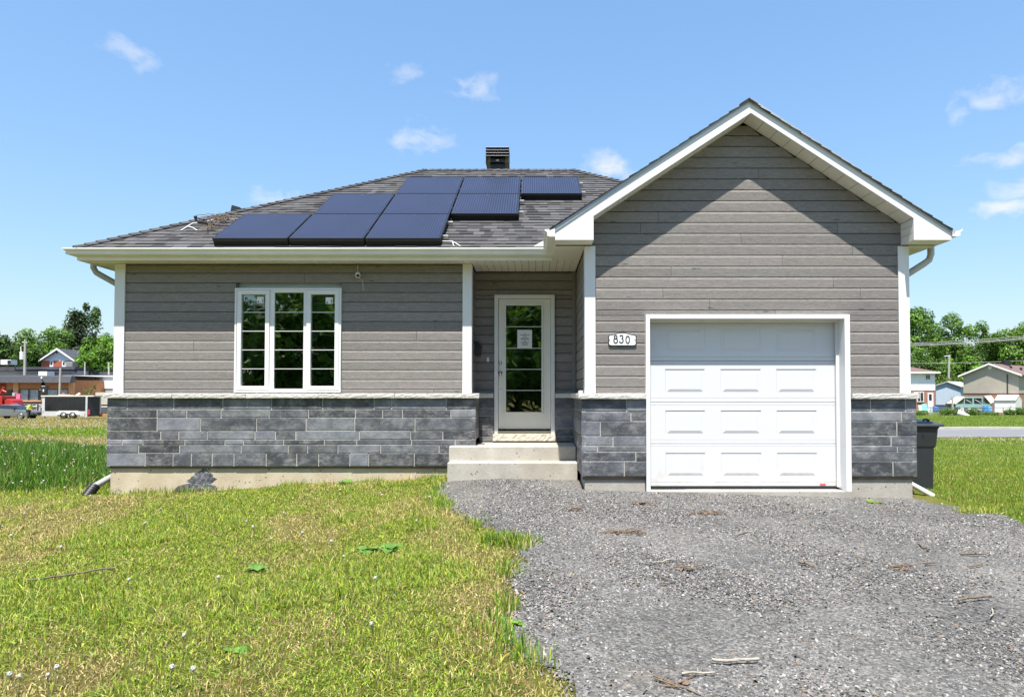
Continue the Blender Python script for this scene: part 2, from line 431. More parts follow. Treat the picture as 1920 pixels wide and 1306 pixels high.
mb = MB(); mb.box(XL0 + .02, XG1 - .02, 16.9, 17.0, -.3, ZS); mb.box(XL0+.03, XL0+.08, YL+.1, 16.9, .2, ZS - .02); mb.box(XG1-.08, XG1-.03, YG+.1, 16.9, .2, ZS - .02)
mb.build('rear_wall', MT['siding'], house)
# --- stone base
_o, _X = X, X
def stone_side(*a, **k):
    mb, mm = MB(), MB(); stones(mb, mm, *a, **k); sb = mb.build('stone_base', MT['stone'], house); mm.build('mortar', MT['mortar'], sb)
stone_side((SX0, YL - .085, 0), X, -Y_, SX1 - SX0, 21)
stone_side((SX0, 16.9, 0), -Y_, -X, 16.9 - YL + .085, 22)
stone_side((SX1, YL - .085, 0), Y_, X, YD - YL, 23, courses=COURSES[:5])
stone_side((SX1, YD - .085, 0), X, -Y_, DX0 - SX1 - .005, 24, courses=COURSES[:6])
stone_side((DX1 + .005, YD - .085, 0), X, -Y_, GX0 - DX1 - .005, 25, courses=COURSES[:6])
stone_side((GX0, YD - .085, 0), -Y_, -X, YD - YG, 26)
stone_side((GX0, YG - .085, 0), X, -Y_, OX0 - GX0 - .003, 27)
stone_side((OX1 + .003, YG - .085, 0), X, -Y_, GX1 - OX1 - .003, 28)
stone_side((GX1, YG - .085, 0), Y_, X, 8.0, 29)
def cap_run(*q):
    mb = MB(); capstones(mb, *q); mb.build('stone_cap', MT['cap'], house)
cap_run((SX0 - .03, YL - .085, 0), X, -Y_, SX1 - SX0 + .085, 31)
cap_run((SX0, 16.9, 0), -Y_, -X, 16.9 - YL, 32, .03)
cap_run((SX1 - .02, YD - .085, 0), X, -Y_, DX0 - SX1 + .015, 33, .03)
cap_run((DX1 + .004, YD - .085, 0), X, -Y_, GX0 - DX1 - .03, 34, .03)
cap_run((GX0, YD - .10, 0), -Y_, -X, YD - YG - .06, 35, .04)
cap_run((GX0 - .04, YG - .085, 0), X, -Y_, OX0 - GX0 + .037, 36)
cap_run((OX1 + .003, YG - .085, 0), X, -Y_, GX1 - OX1 + .015, 37)
cap_run((GX1, YG - .05, 0), Y_, X, 8.0, 38, .03)
# --- foundation
mb = MB(); mb.box(SX0 + .035, SX1 - .03, YL - .045, YL + .2, -.7, .178); mb.box(SX0 + .035, SX0 + .3, YL + .2, 16.9, -.9, .178)
mb.box(SX1 - .2, GX0 + .2, YD - .02, YD + .2, -.4, .46)
mb.build('foundation', MT['foundation'], house)
mb = MB(); mb.box(GX0 + .04, OX0 - .012, YG - .05, YG + .2, -.6, .178); mb.box(OX1 + .012, GX1 - .04, YG - .05, YG + .2, -.6, .178)
mb.box(GX0 + .04, GX0 + .25, YG + .2, YD, -.6, .178); mb.box(GX1 - .25, GX1 - .04, YG + .2, 16.8, -.9, .178)
mb.build('garage_foundation', MT['foundation_grey'], house)
lf_ = mk('rusty_ledge', (.14, .10, .06), .8, .4, 6)
for a_ in ((SX0 + .012, SX1 - .012, YL - .062, YL - .047, .150, .1795), (GX0 + .012, OX0 - .012, YG - .066, YG - .052, .135, .1795), (OX1 + .012, GX1 - .012, YG - .066, YG - .052, .135, .1795)):
    mb = MB(); mb.box(*a_); mb.build('ledge_flashing', lf_, house)
# black spray stain of membrane leaking onto the foundation
mb = MB(); c = P(385, 880, YL - .049)
pts = []
for i in range(26):
    a = i / 26 * 6.283; f_ = (1 - math.sin(a)) * .5; pts.append((c.x + math.cos(a) * (.07 + .20 * f_) * R.uniform(.7, 1.2) - .10 * f_, YL - .0485, c.z - .10 + math.sin(a) * .12 * R.uniform(.8, 1.1)))
mb.prism(pts, (0, .003, 0))
mm_, nt, b = nodes('tar_smear'); v = coords(nt)
nt.links.new(ramp(nt, noise(nt, v, 22, 6, .7), [(.38, (.03, .032, .04)), (.55, (.12, .125, .14)), (.68, (.45, .43, .4))]), b.inputs['Base Color']); b.inputs['Roughness'].default_value = .8
mb.build('membrane_flap', mm_, house)
mb = MB(); mb.prism([P(326, 919, YL-.075), P(333, 911, YL-.075), P(341, 909, YL-.075), P(352, 906, YL-.075), P(371, 908, YL-.075), P(388, 906, YL-.075), P(404, 911, YL-.075), P(400, 921, YL-.075)], (0, .024, 0)); mb.build('membrane_edge', mm_, house)
# --- corner boards
for (x0, x1, y, dep) in ((XL0 - .018, XL0 + .125, YL, 1), (XL1 - .112, XL1 + .018, YL, 1), (XG0 - .018, XG0 + .115, YG, 1), (XG1 - .115, XG1 + .018, YG, 1)):
    mb = MB(); mb.box(x0, x1, y - .034, y - .012, ZCT + .003, ZS - .004)
    if x0 in (XL0 - .018, XG0 - .018): mb.box(x0, x0 + .018, y - .0122, y + .12, ZCT + .003, ZS - .004)
    else: mb.box(x1 - .018, x1, y - .0122, y + .12, ZCT + .003, ZS - .004)
    mb.build('corner_board', MT['white'], house, bevel=.003)
mb = MB(); mb.box(XG0 - .07, XG0 - .02, YD - .04, YD - .012, ZCT + .003, ZS - .004); mb.build('inside_corner_trim', mk('grey_trim', (.17, .165, .16), .6), house)
# --- soffits
def planks(mb, back, p, u, L, w, W, pitch=.10, th=.006):
    """planks laid along u, each spanning w*W; groove between"""
    p = Vector(p); u = Vector(u); w = Vector(w); nrm = u.cross(w)
    if nrm.z < 0: nrm = -nrm
    k = max(1, round(L / pitch)); st = L / k
    for i in range(k):
        a = p + u * (i * st + .0025); b = p + u * ((i + 1) * st - .0025)
        mb.prism([a, b, b + w * W, a + w * W], nrm * th)
    q = p + nrm * (th + .004)
    back.quad(q, q + u * L, q + u * L + w * W, q + w * W)
def soffit(*a):
    mb, bk = MB(), MB(); planks(mb, bk, *a); s_ = mb.build('eave_soffit', MT['soffit'], house); bk.build('soffit_backing', MT['dark'], s_)
soffit((-6.2, YLF + .02, ZS), X, 6.835, Y_, .30)
soffit((XL1 + .02, YL - .03, ZS + .001), X, XG0 - XL1 - .04, Y_, YD - YL + .01)
soffit((.275, YF + .3, ZS), Y_, YLF - YF - .28, X, XG0 - .29, .065)
soffit((-6.2, 9.6, ZS), Y_, 7.5, X, .33)
soffit((XG1 + .02, YG - .02, ZS), Y_, 8.4, X, .33)
# gable soffit (sloped)
Dl, El, Dr = P(1113, 405, YF), P(1408, 212, YF), P(1713, 409, YF)
mb, bk = MB(), MB()
for A, B in ((Dl, El), (Dr, El)):
    u = (B - A); L = u.length; planks(mb, bk, A + Vector((0, .02, .004)), u.normalized(), L, Y_, YG - YF - .02, .19)
for (xx, A) in ((Dl.x, Dl), (Dr.x, Dr)):
    zb = P(1113, 450, YF).z; z1 = A.z
    sg = 1 if xx > 2 else -1
    zz0 = zb
    while zz0 < z1 - .01: mb.box(xx + min(0, sg * .014), xx + max(0, sg * .014), YF + .025, YG - .005, zz0 + .002, min(zz0 + .09, z1)); zz0 += .092
s_ = mb.build('gable_soffit', MT['soffit'], house); bk.build('soffit_backing', MT['dark'], s_)
# --- fascia, rake boards and eave boxes
zb = P(1113, 450, YF).z
mb = MB()
Tl = P(1408, 189, YF)
AL, AR = P(1040.5, 431, YF), P(1784, 433, YF)
CL, BL = Vector((Dl.x, YF, zb)), Vector((AL.x, YF, zb)); CR, BR = Vector((Dr.x, YF, zb)), Vector((AR.x, YF, zb))
mb.prism([AL, BL, CL, Dl, El, Tl], (0, .022, 0))
mb.prism([AR, Tl, El, Dr, CR, BR], (0, .022, 0))
mb.build('rake_fascia', MT['white'], house, bevel=.003)
for a_ in ((AL.x, Dl.x - .001), (Dr.x + .001, AR.x)): mb = MB(); mb.box(*a_, YF + .024, YG - .036, zb, zb + .012); mb.build('eave_box_bottom', MT['soffit'], house)
for a_ in ((-6.215, .26, YLF, YLF + .018, ZS - .012, 3.15), (-6.215, -6.197, YLF + .02, 17.3, ZS - .012, 3.15), (AL.x, AL.x + .018, YF + .024, YLF + .018, zb - .002, 3.14), (AR.x - .018, AR.x, YF + .024, 17.0, zb - .002, 3.14)):
    mb = MB(); mb.box(*a_); mb.build('eave_fascia', MT['gutter'], house, bevel=.002)
mb = MB()                                           # drip edge on the rakes
top = P(1408, 183.5, YF - .012)
for A in (P(1037, 427, YF - .012), P(1791, 432, YF - .012)):
    lo = Vector((A.x, A.y, A.z - .055)); lt = Vector((top.x, top.y, Tl.z - .002))
    mb.prism([A, top, lt, lo], (0, .011, 0))
mb.build('drip_edge', mk('grey_drip_edge', (.42, .45, .47), .4, .05, metal=.4), house)
# --- gutters, K profile
prof = [(0, 3.148), (.0, 3.058), (.062, 3.058), (.088, 3.066), (.094, 3.085), (.088, 3.10), (.104, 3.118), (.122, 3.13), (.122, 3.146), (.114, 3.146), (.114, 3.138), (.008, 3.07)]
mb = MB(); vs = []
for (o_, z) in prof:
    o2 = o_ + .002
    vs += [(-6.215 - o2, 17.3, z), (-6.215 - o2, YLF - o2, z), (.26 - o2, YLF - o2, z), (.26 - o2, YF - .02, z)]
k = len(prof)
mb.add(vs, [(i*4+j, ((i+1) % k)*4+j, ((i+1) % k)*4+j+1, i*4+j+1) for i in range(k) for j in range(3)] + [tuple(i*4+3 for i in range(k)), tuple(i*4 for i in range(k))])
g_ = mb.build('gutter', MT['gutter'], house)
mb = MB(); mb.prism([(.26-.003, YF - .022, 3.058)] + [(.26 - .002 - a, YF - .022, z) for a, z in prof[2:9]] + [(.258, YF - .022, 3.15)], (0, .003, 0)); mb.build('end_cap', MT['white'], g_)
mb = MB(); A = P(1000, 461.5, YLF - .112); mb.prism([A, (.26 - .125, YLF - .115, A.z), (.26 - .125, YLF - .115, A.z + .075)], (0, .003, 0)); mb.build('splash_guard', MT['white'], g_)
mb = MB(); vs = []
for (o_, z) in prof:
    vs += [(AR.x + o_ + .002, YF - .02, z + .005), (AR.x + o_ + .002, 17, z + .005)]
mb.add(vs, [(i*2, ((i+1) % k)*2, ((i+1) % k)*2+1, i*2+1) for i in range(k)] + [tuple(i*2 for i in range(k)), tuple(i*2+1 for i in range(k))])
mb.build('garage_gutter', MT['gutter'], house)
# --- downspouts
def rtube(path, w, t): 
    mb = MB(); mb.tube(path, w, 4, smooth=False); return mb
dm = mk('downspout_grey', (.36, .355, .345), .4, .08)
mb = MB(); xw = XL0 - .06
pth = [(-6.29, 9.72, 3.06), (-6.29, 9.72, 2.98), (-6.25, 9.72, 2.915), (-6.19, 9.72, 2.88), (xw - .03, 9.74, 2.74), (xw, 9.76, 2.68), (xw, 9.76, .2), (xw - .02, 9.76, .1)]
mb.tube(pth, [.042]*8, 8); d1 = mb.build('downspout', dm, house)
a, b_ = P(212, 892, 9.72), P(178, 911, 9.62)
mb = MB(); mb.tube([(xw, 9.76, .1), a, b_], .045, 8); mb.build('outlet_pipe', dm, d1)
c_ = P(163, 930, 9.52); mb = MB(); mb.tube([b_ + (b_ - c_) * .1, c_], .066, 10)
for i in range(6):
    q = b_.lerp(c_, i / 5.0); mb.tube([q, q + (c_ - b_) * .06], .073, 10)
mb.build('corrugated_end', MT['black'], d1)
mb = MB(); xw = XG1 + .055; dmr = mk('downspout_pale', (.48, .475, .46), .4, .08)
pth = [(5.045, 8.62, 3.06), (5.045, 8.62, 2.95), (5.02, 8.62, 2.88), (4.96, 8.62, 2.835), (xw + .04, 8.62, 2.68), (xw, 8.64, 2.60), (xw, 8.66, .25), (xw, 8.64, .15)]
mb.tube(pth, .042, 8); d2 = mb.build('downspout', dmr, house)
mb = MB(); A, B = P(1706, 906, 8.7), P(1750, 930, 8.62); mb.tube([(xw, 8.66, A.z + .05), A, B], .036, 8); mb.build('outlet_pipe', MT['white'], d2)

# --- shingle roofs
def shingles(mb, o, u, s, n, umin, umax, smax, expo=.143, seed=1):
    r = random.Random(seed); o, u, s, n = Vector(o), Vector(u), Vector(s).normalized(), Vector(n).normalized()
    i = 0; t = 0
    while t < smax - .01:
        t1 = min(t + expo, smax); a0, b0 = umin(t), umax(t); a1, b1 = umin(t1), umax(t1)
        x = min(a0, a1); end = max(b0, b1); x -= r.uniform(0, .2)
        while x < end:
            w = r.choice((.09, .12, .15, .18, .22)) * r.uniform(.9, 1.15); x1 = x + w
            cl = lambda q, lo, hi: max(lo, min(hi, q))
            p = [(cl(x, a0, b0), t), (cl(x1, a0, b0), t), (cl(x1, a1, b1), t1), (cl(x, a1, b1), t1)]
            if p[1][0] - p[0][0] > .004 or p[2][0] - p[3][0] > .004:
                q = r.random()
                tt = r.uniform(.5, .68) if q < .17 else r.uniform(.82, 1.1) if q < .78 else r.uniform(1.15, 1.36)
                col = (tt * r.uniform(.98, 1.08), tt, tt * r.uniform(.95, 1.05))
                h = .016 if r.random() < .45 else .010
                L = [o + u * a + s * b + n * (h if j < 2 else .003) for j, (a, b) in enumerate(p)]
                Bv = [o + u * a + s * b - n * .004 for (a, b) in p]
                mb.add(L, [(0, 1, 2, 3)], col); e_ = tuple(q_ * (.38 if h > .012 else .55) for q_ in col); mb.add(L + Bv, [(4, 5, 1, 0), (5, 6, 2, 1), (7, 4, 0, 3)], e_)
            x = x1
        t = t1
SL = .589; nrm_ = math.hypot(1, SL)
E0 = Vector((-6.23, 9.2, 3.160)); RX0, RX1, RY, RZ = -2.15, .80, 13.28, 3.160 + 4.08 * SL
run = 4.08; smax = run * nrm_
mb = MB()
shingles(mb, E0, X, (0, 1, SL), (0, -SL, 1), lambda t: t / nrm_, lambda t: 11.11 - t / nrm_, smax, seed=41)
shingles(mb, (-6.23, 17.36, 3.160), -Y_, (1, 0, SL), (-SL, 0, 1), lambda t: t / nrm_, lambda t: 8.16 - t / nrm_, smax, seed=42)
shingles(mb, (4.88, 9.2, 3.160), Y_, (-1, 0, SL), (SL, 0, 1), lambda t: t / nrm_, lambda t: 8.16 - t / nrm_, smax, seed=43)
shingles(mb, (4.88, 17.36, 3.160), -X, (0, -1, SL), (0, SL, 1), lambda t: t / nrm_, lambda t: 11.11 - t / nrm_, smax, seed=44)
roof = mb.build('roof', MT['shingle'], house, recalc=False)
def ridgecaps(mb, a, b, n1, n2, seed):
    r = random.Random(seed); a, b = Vector(a), Vector(b); L = (b - a).length; d = (b - a).normalized(); t = 0
    n1, n2 = Vector(n1).normalized(), Vector(n2).normalized(); up = (n1 + n2).normalized()
    w1 = d.cross(n1).normalized(); w2 = d.cross(n2).normalized()
    if w1.dot(n2) > 0: w1 = -w1
    if w2.dot(n1) > 0: w2 = -w2
    if w1.dot(n2) > 0 or True:
        w1 = w1 if w1.dot(up) < 0 else -w1; w2 = w2 if w2.dot(up) < 0 else -w2
    while t < L:
        e = min(t + .145, L); tt = r.uniform(.5, 1.1); col = (tt * 1.04, tt, tt)
        q0 = a + d * t + up * .03; q1 = a + d * e + up * .016
        mb.add([q0, q1, q1 + w1 * .13, q0 + w1 * .13, q1 + w2 * .13, q0 + w2 * .13, q0 - up * .012, q0 + w1 * .13 - n1 * .012, q0 + w2 * .13 - n2 * .012], [(0, 1, 2, 3), (0, 5, 4, 1), (0, 3, 7, 6), (0, 6, 8, 5)], col); t = e
nf, nl, nr_, nb = (0, -SL, 1), (-SL, 0, 1), (SL, 0, 1), (0, SL, 1)
mb = MB()
RA, RB = Vector((RX0, RY, RZ)), Vector((RX1, RY, RZ))
ridgecaps(mb, E0, RA, nf, nl, 1); ridgecaps(mb, (4.88, 9.2, 3.16), RB, nf, nr_, 2)
ridgecaps(mb, (-6.23, 17.36, 3.16), RA, nb, nl, 3); ridgecaps(mb, (4.88, 17.36, 3.16), RB, nb, nr_, 4); ridgecaps(mb, RB, RA, nf, nb, 5)
mb.build('ridge_cap', MT['shingle'], roof, recalc=False)
# garage roof
SG = .648; ng = math.hypot(1, SG); ax_, az_ = 2.588, 4.70; YR = YF - .03
mb = MB()
for sgn, ex in ((1, .195), (-1, 5.0)):
    half = abs(ax_ - ex); ez = az_ - half * SG
    vy = lambda t: max(.02, 9.2 + ((ez + SG * t / ng) - 3.160) / SL + .06 - YR)
    if sgn > 0: shingles(mb, (ex, YR, ez), Y_, (1, 0, SG), (-SG, 0, 1), lambda t: 0, vy, half * ng, seed=45)
    else: shingles(mb, (ex, YR, ez), Y_, (-1, 0, SG), (SG, 0, 1), lambda t: 0, vy, half * ng, seed=46)
groof = mb.build('garage_roof', MT['shingle'], house, recalc=False)
mb = MB(); ridgecaps(mb, (ax_, YR, az_), (ax_, 11.9, az_), (-SG, 0, 1), (SG, 0, 1), 6); mb.build('ridge_cap', MT['shingle'], groof, recalc=False)
mb = MB()      # sheathing under the shingles
for ex in (.195, 5.0):
    ez = az_ - abs(ax_ - ex) * SG - .012
    mb.prism([(ex, YF + .03, ez), (ax_, YF + .03, az_ - .012), (ax_, YF + .03, az_ - .03), (ex, YF + .03, ez - .018)], (0, 1.1, 0))
mb.build('sheathing', mk('roof_edge', (.05, .05, .052), .9), groof)
# chimney-like vent on the ridge
vY = RY + .18; cx = P(933.5, 300, vY).x; s_v = vY / F; zr = P(933, 314, vY).z
mb = MB(); mb.box(cx - .14, cx + .14, vY - .14, vY + .14, zr - .25, zr + .14); ch = mb.build('ridge_vent', MT['blackmetal'], roof)
mb = MB()
mb.prism([(cx - .23, vY - .22, zr + .04), (cx + .23, vY - .22, zr + .04), (cx + .23, vY + .22, zr + .04), (cx - .23, vY + .22, zr + .04)], (0, 0, .004))
for sx in (-1, 1): mb.prism([(cx + sx * .225, vY - .22, zr + .02), (cx + sx * .225, vY + .22, zr + .02), (cx + sx * .225, vY + .22, zr + .155), (cx + sx * .225, vY - .22, zr + .155)], (-sx * .006, 0, 0)); 
mb.build('skirt', MT['black'], ch)
for i in range(4):
    mb = MB(); z = zr + .15 + i * .055; mb.box(cx - .23, cx + .23, vY - .23, vY + .23, z, z + .012)
    mb.box(cx - .215, cx + .215, vY - .215, vY + .215, z + .012, z + .045) if i < 3 else mb.box(cx - .14, cx + .14, vY - .14, vY + .14, z + .012, z + .04)
    mb.build('louvre', [MT['blackmetal']], ch, bevel=.003)
mb = MB(); mb.lathe((cx, vY - .142, zr + .1), [(.001, 0), (.045, 0), (.045, -.006), (.001, -.008)], 14, 'y'); mb.build('badge', MT['steel'], ch)
# dark roof vent beyond the left hip
rv = P(437, 390, 12.2)
zz = 3.16 + SL * min(rv.x + 6.23, 4.08); mb = MB()
mb.prism([(rv.x - .22, 12.1, zz - .25), (rv.x + .16, 12.1, zz - .1), (rv.x + .16, 12.1, P(437, 388, 12.2).z - .03), (rv.x + .02, 12.1, P(437, 387, 12.2).z)], (0, .3, 0)); mb.build('roof_vent', MT['black'], roof)

# --- front window: frame > three sashes with panes
win = MB()
def frame(mb, x0, x1, z0, z1, y0, y1, w):
    mb.box(x0, x0 + w, y0, y1, z0, z1); mb.box(x1 - w, x1, y0, y1, z0, z1); mb.box(x0 + w, x1 - w, y0, y1, z1 - w, z1); mb.box(x0 + w, x1 - w, y0, y1, z0, z0 + w)
S133 = F / YL
def wx(px): return (px - PX) / S133
def wz(py): return CZ + (737 - py) / S133
frame(win, WX0, WX1, WZ0, WZ1, YL - .045, YL + .06, .028)
for a, b in ((506.5, 515.0), (569.5, 575.3)): win.box(wx(a), wx(b), YL - .035, YL + .06, WZ0 + .028, WZ1 - .028)
win.box(wx(515), wx(569.5), YL - .035, YL + .05, WZ0 + .028, wz(728.5)); win.box(wx(515), wx(569.5), YL - .035, YL + .05, wz(548.3), WZ1 - .028)
w_ = win.build('window', MT['white'], house, bevel=.003)
for a, b in ((445.8, 506.2), (575.8, 636.3)):
    mb = MB(); frame(mb, wx(a), wx(b), WZ0 + .031, WZ1 - .031, YL - .052, YL + .02, .058); mb.build('sash', MT['white'], w_, bevel=.003)
for a, b, t0, t1 in ((452, 500, 549.5, 727), (515, 569.5, 548, 729), (582, 630, 549.5, 727)):
    mb = MB(); mb.box(wx(a), wx(b), YL - .012, YL - .006, wz(t1), wz(t0)); mb.build('pane', MT['glass'], w_)
    mb = MB()
    for py in (585.2, 620.6, 655.8, 691.2): mb = MB(); mb.box(wx(a), wx(b), YL - .022, YL - .013, wz(py) - .0042, wz(py) + .0042); mb.build('muntin', MT['white'], w_)
for a, b, t0, t1 in ((481, 493.5, 556, 568), (610, 623, 557, 569.5)):
    mb = MB(); mb.box(wx(a), wx(b), YL - .0155, YL - .0125, wz(t1), wz(t0), m=0)
    mb.box(wx(a + 1.5), wx(a + 4), YL - .017, YL - .0155, wz(t1 - 1), wz(t1 - 4), m=1); mb.box(wx(b - 3), wx(b - 1.8), YL - .017, YL - .0155, wz(t1 - 1.5), wz(t0 + 4), m=1)
    mb.build('sticker', [MT['white'], MT['black']], w_)
mb = MB()
def room(mb, x0, x1, y0, y1, z0, z1):
    mb.box(x0, x1, y1, y1 + .05, z0, z1); mb.box(x0 - .05, x0, y0, y1, z0, z1); mb.box(x1, x1 + .05, y0, y1, z0, z1); mb.box(x0, x1, y0, y1, z0 - .05, z0); mb.box(x0, x1, y0, y1, z1, z1 + .05)
room(mb, WX0 - .6, WX1 + .6, YL + .07, YL + 3.2, .75, 2.85)
mb.box(WX0 - .6, WX0 + .01, YL + .065, YL + .075, .75, 2.85); mb.box(WX1 - .01, WX1 + .6, YL + .065, YL + .075, .75, 2.85); mb.box(WX0, WX1, YL + .065, YL + .075, .75, WZ0 + .02); mb.box(WX0, WX1, YL + .065, YL + .075, WZ1 - .02, 2.85)
mb.build('interior', MT['room'], house)
mb = MB(); x0, x1 = wx(455), wx(474)
vs = []
for i in range(25):
    x = x0 + (x1 - x0) * i / 24; y = YL + .16 + .02 * math.sin(i * 1.5); vs += [(x, y, WZ0 - .1), (x, y, wz(590))]
mb.add(vs, [(2*i, 2*i+2, 2*i+3, 2*i+1) for i in range(24)]); mb.build('curtain', MT['curtain'], house)

# --- entry door
def ddx(px): return (px - PX) / (F / YD)
def ddz(py): return CZ + (737 - py) / (F / YD)
mb = MB()
for x0, x1 in ((DX0, DX0 + .058), (DX1 - .058, DX1)): mb.box(x0, x1, YD - .05, YD + .1, ddz(812), DZ1)
mb.box(DX0 + .058, DX1 - .058, YD - .05, YD + .1, DZ1 - .055, DZ1)
df = mb.build('door_frame', MT['white'], house, bevel=.004)
mb = MB(); mb.box(DX0 + .058, DX1 - .058, YD - .06, YD + .08, ddz(812), ddz(806.5)); mb.build('threshold', MT['steel'], df)
mb = MB(); x0, x1, z0, z1 = DX0 + .062, DX1 - .062, ddz(803.5), DZ1 - .058
gx0, gx1, gz0, gz1 = ddx(946.5), ddx(1017.5), ddz(774), ddz(570)
mb.box(x0, gx0, YD - .005, YD + .04, z0, z1); mb.box(gx1, x1, YD - .005, YD + .04, z0, z1); mb.box(gx0, gx1, YD - .005, YD + .04, gz1, z1); mb.box(gx0, gx1, YD - .005, YD + .04, z0, gz0)
dr = mb.build('entry_door', MT['entry'], house, bevel=.002)
mb = MB(); frame(mb, gx0 - .012, gx1 + .012, gz0 - .012, gz1 + .012, YD - .018, YD - .003, .03); mb.build('glazing_trim', MT['entry'], dr, bevel=.004)
mb = MB(); mb.box(gx0, gx1, YD + .005, YD + .012, gz0, gz1); mb.build('pane', MT['glass'], dr)
mb = MB()
for py in (612, 652.5, 692, 731.5): mb = MB(); mb.box(gx0 + .01, gx1 - .01, YD - .004, YD + .004, ddz(py) - .0045, ddz(py) + .0045); mb.build('muntin', MT['white'], dr)
for nm, py, r_ in (('deadbolt', 680.5, .027), ('door_knob', 699, .03)):
    mb = MB(); cxk = ddx(938)
    pr = [(.001, 0), (r_, 0), (r_, -.012), (r_ * .6, -.016)] + ([(r_ * .45, -.03), (r_ * .9, -.045), (r_ * .9, -.062), (.001, -.068)] if nm == 'door_knob' else [(.001, -.018)])
    mb.lathe((cxk, YD - .006, ddz(py)), pr, 16, 'y'); mb.build(nm, MT['steel'], dr)
mb = MB(); mb.lathe((ddx(938), YD - .006, ddz(729)), [(.001, 0), (.007, 0), (.007, -.004), (.001, -.005)], 10, 'y'); mb.build('bore_hole', MT['black'], dr)
mb = MB(); room(mb, DX0 - .1, DX1 + .1, YD + .11, YD + 2.5, .55, 2.7); mb.build('interior', MT['room'], house)
mb = MB(); K = 30; vs = []
za, zb2 = ddz(824.5), ddz(812.5)
for i in range(K + 1):
    for j in range(4):
        vs.append((ddx(925.5) + (ddx(1040.5) - ddx(925.5)) * i / K, YD - .17 + R.uniform(-.006, .006), za + (zb2 - za) * j / 3))
fs = [(i*4+j, (i+1)*4+j, (i+1)*4+j+1, i*4+j+1) for i in range(K) for j in range(3)]
nb_ = len(vs); vs += [(vs[0][0], YD + .02, za), (vs[0][0], YD + .02, zb2), (vs[-1][0], YD + .02, za), (vs[-1][0], YD + .02, zb2)]
fs += [tuple([i*4+3 for i in range(K+1)] + [nb_+3, nb_+1]), (0, 1, 2, 3, nb_+1, nb_), (K*4, K*4+1, K*4+2, K*4+3, nb_+3, nb_+2)]
mb.add(vs, fs, (1.0, .95, .85)); mb.build('door_sill', MT['cap'], house)

# --- garage door
GY = YG + .13; SD = F / GY
def gx(px): return (px - PX) / SD
def gzz(py): return CZ + (737 - py) / SD
mb = MB()
ix0, ix1, iz1 = OX0 + .05, OX1 - .065, OZ1 - .052
mb.box(OX0, ix0, YG - .10, YG + .02, .0, OZ1); mb.box(ix1, OX1, YG - .10, YG + .02, .0, OZ1); mb.box(ix0, ix1, YG - .10, YG + .02, iz1, OZ1)
gt = mb.build('garage_trim', MT['white'], house, bevel=.003)
mb = MB(); mb.box(ix0 - .03, ix0 - .004, YG + .02, GY + .1, .01, iz1 + .02); mb.box(ix1 + .004, ix1 + .03, YG + .02, GY + .1, .01, iz1 + .02); mb.box(ix0, ix1, YG + .02, GY + .1, iz1 + .004, iz1 + .03)
mb.box(ix1 - .03, ix1 + .004, GY - .05, GY - .02, .03, iz1 - .03); mb.box(ix0 - .004, ix0 + .03, GY - .05, GY - .02, .03, iz1 - .03); mb.box(ix0 - .004, ix1 + .004, GY - .05, GY - .02, iz1 - .03, iz1 + .004)
mb.build('jamb', MT['white'], gt)
mb = MB(); mb.box(ix0 - .05, ix1 + .065, YG - .108, GY + 1.0, -.30, -.002); mb.build('garage_sill', MT['foundation_grey'], house)
seams = [910.5, 831.5, 754, 676.5, 599]
dgx0, dgx1 = ix0 + .005, ix1 - .005
pcs = [(1247, 1322), (1351, 1427), (1455.5, 1531)]
gd = None
for si in range(4):
    mb = MB(); zb_, zt_ = gzz(seams[si]) + .003, gzz(seams[si + 1]) - .003
    if si == 3: zt_ = iz1
    pz1, pz0 = zb_ + .415, zb_ + .105
    def V(x, z, out): return (x, GY - out, z)
    xs = [dgx0] + [gx(p) for ab in pcs for p in ab] + [dgx1]
    e = .012
    # edge strips with softened horizontal joints
    mb.add([V(dgx0, zb_ - .0016, -.007), V(dgx1, zb_ - .0016, -.007), V(dgx1, zb_ + .004, .000), V(dgx0, zb_ + .004, .0), V(dgx0, zt_ - .004, 0), V(dgx1, zt_ - .004, 0), V(dgx1, zt_ + .0016, -.007), V(dgx0, zt_ + .0016, -.007)], [(0, 1, 2, 3), (4, 5, 6, 7)])
    zz_ = [zb_ + .004, zb_ + .042, zb_ + .046, zb_ + .050, pz0, pz1, zt_ - .034, zt_ - .030, zt_ - .026, zt_ - .004]
    oo_ = [0, 0, -.005, 0, 0, 0, 0, -.005, 0, 0]
    for a in range(len(zz_) - 1):
        if a == 4: continue
        mb.quad(V(dgx0, zz_[a], oo_[a]), V(dgx1, zz_[a], oo_[a]), V(dgx1, zz_[a+1], oo_[a+1]), V(dgx0, zz_[a+1], oo_[a+1]))
    for c in range(0, 8, 2): mb.quad(V(xs[c], pz0, 0), V(xs[c+1], pz0, 0), V(xs[c+1], pz1, 0), V(xs[c], pz1, 0))
    for c in (1, 3, 5):
        a, b = xs[c], xs[c+1]; vs = []
        for ins, o_ in ((0, 0), (.010, -.007), (.022, -.007), (.058, .002), (.062, .002)):
            vs += [V(a + ins, pz0 + ins, o_), V(b - ins, pz0 + ins, o_), V(b - ins, pz1 - ins, o_), V(a + ins, pz1 - ins, o_)]
        mb.add(vs, [(k*4+j, k*4+(j+1) % 4, k*4+4+(j+1) % 4, k*4+4+j) for k in range(4) for j in range(4)] + [(16, 17, 18, 19)])
    if gd is None: gd = mb.build('garage_door', MT['doorwhite'], house, recalc=False); 
    else: mb.build('door_section', MT['doorwhite'], gd, recalc=False)
mb = MB(); mb.box(dgx0, dgx1, GY - .006, GY + .03, .004, gzz(910.5)); mb.build('bottom_seal', MT['black'], gd)
mb = MB(); mb.box(gx(1535), gx(1546), GY - .004, GY - .001, gzz(908), gzz(905)); mb.build('red_sticker', mk('red_sticker_ink', (.5, .08, .08), .5), gd)
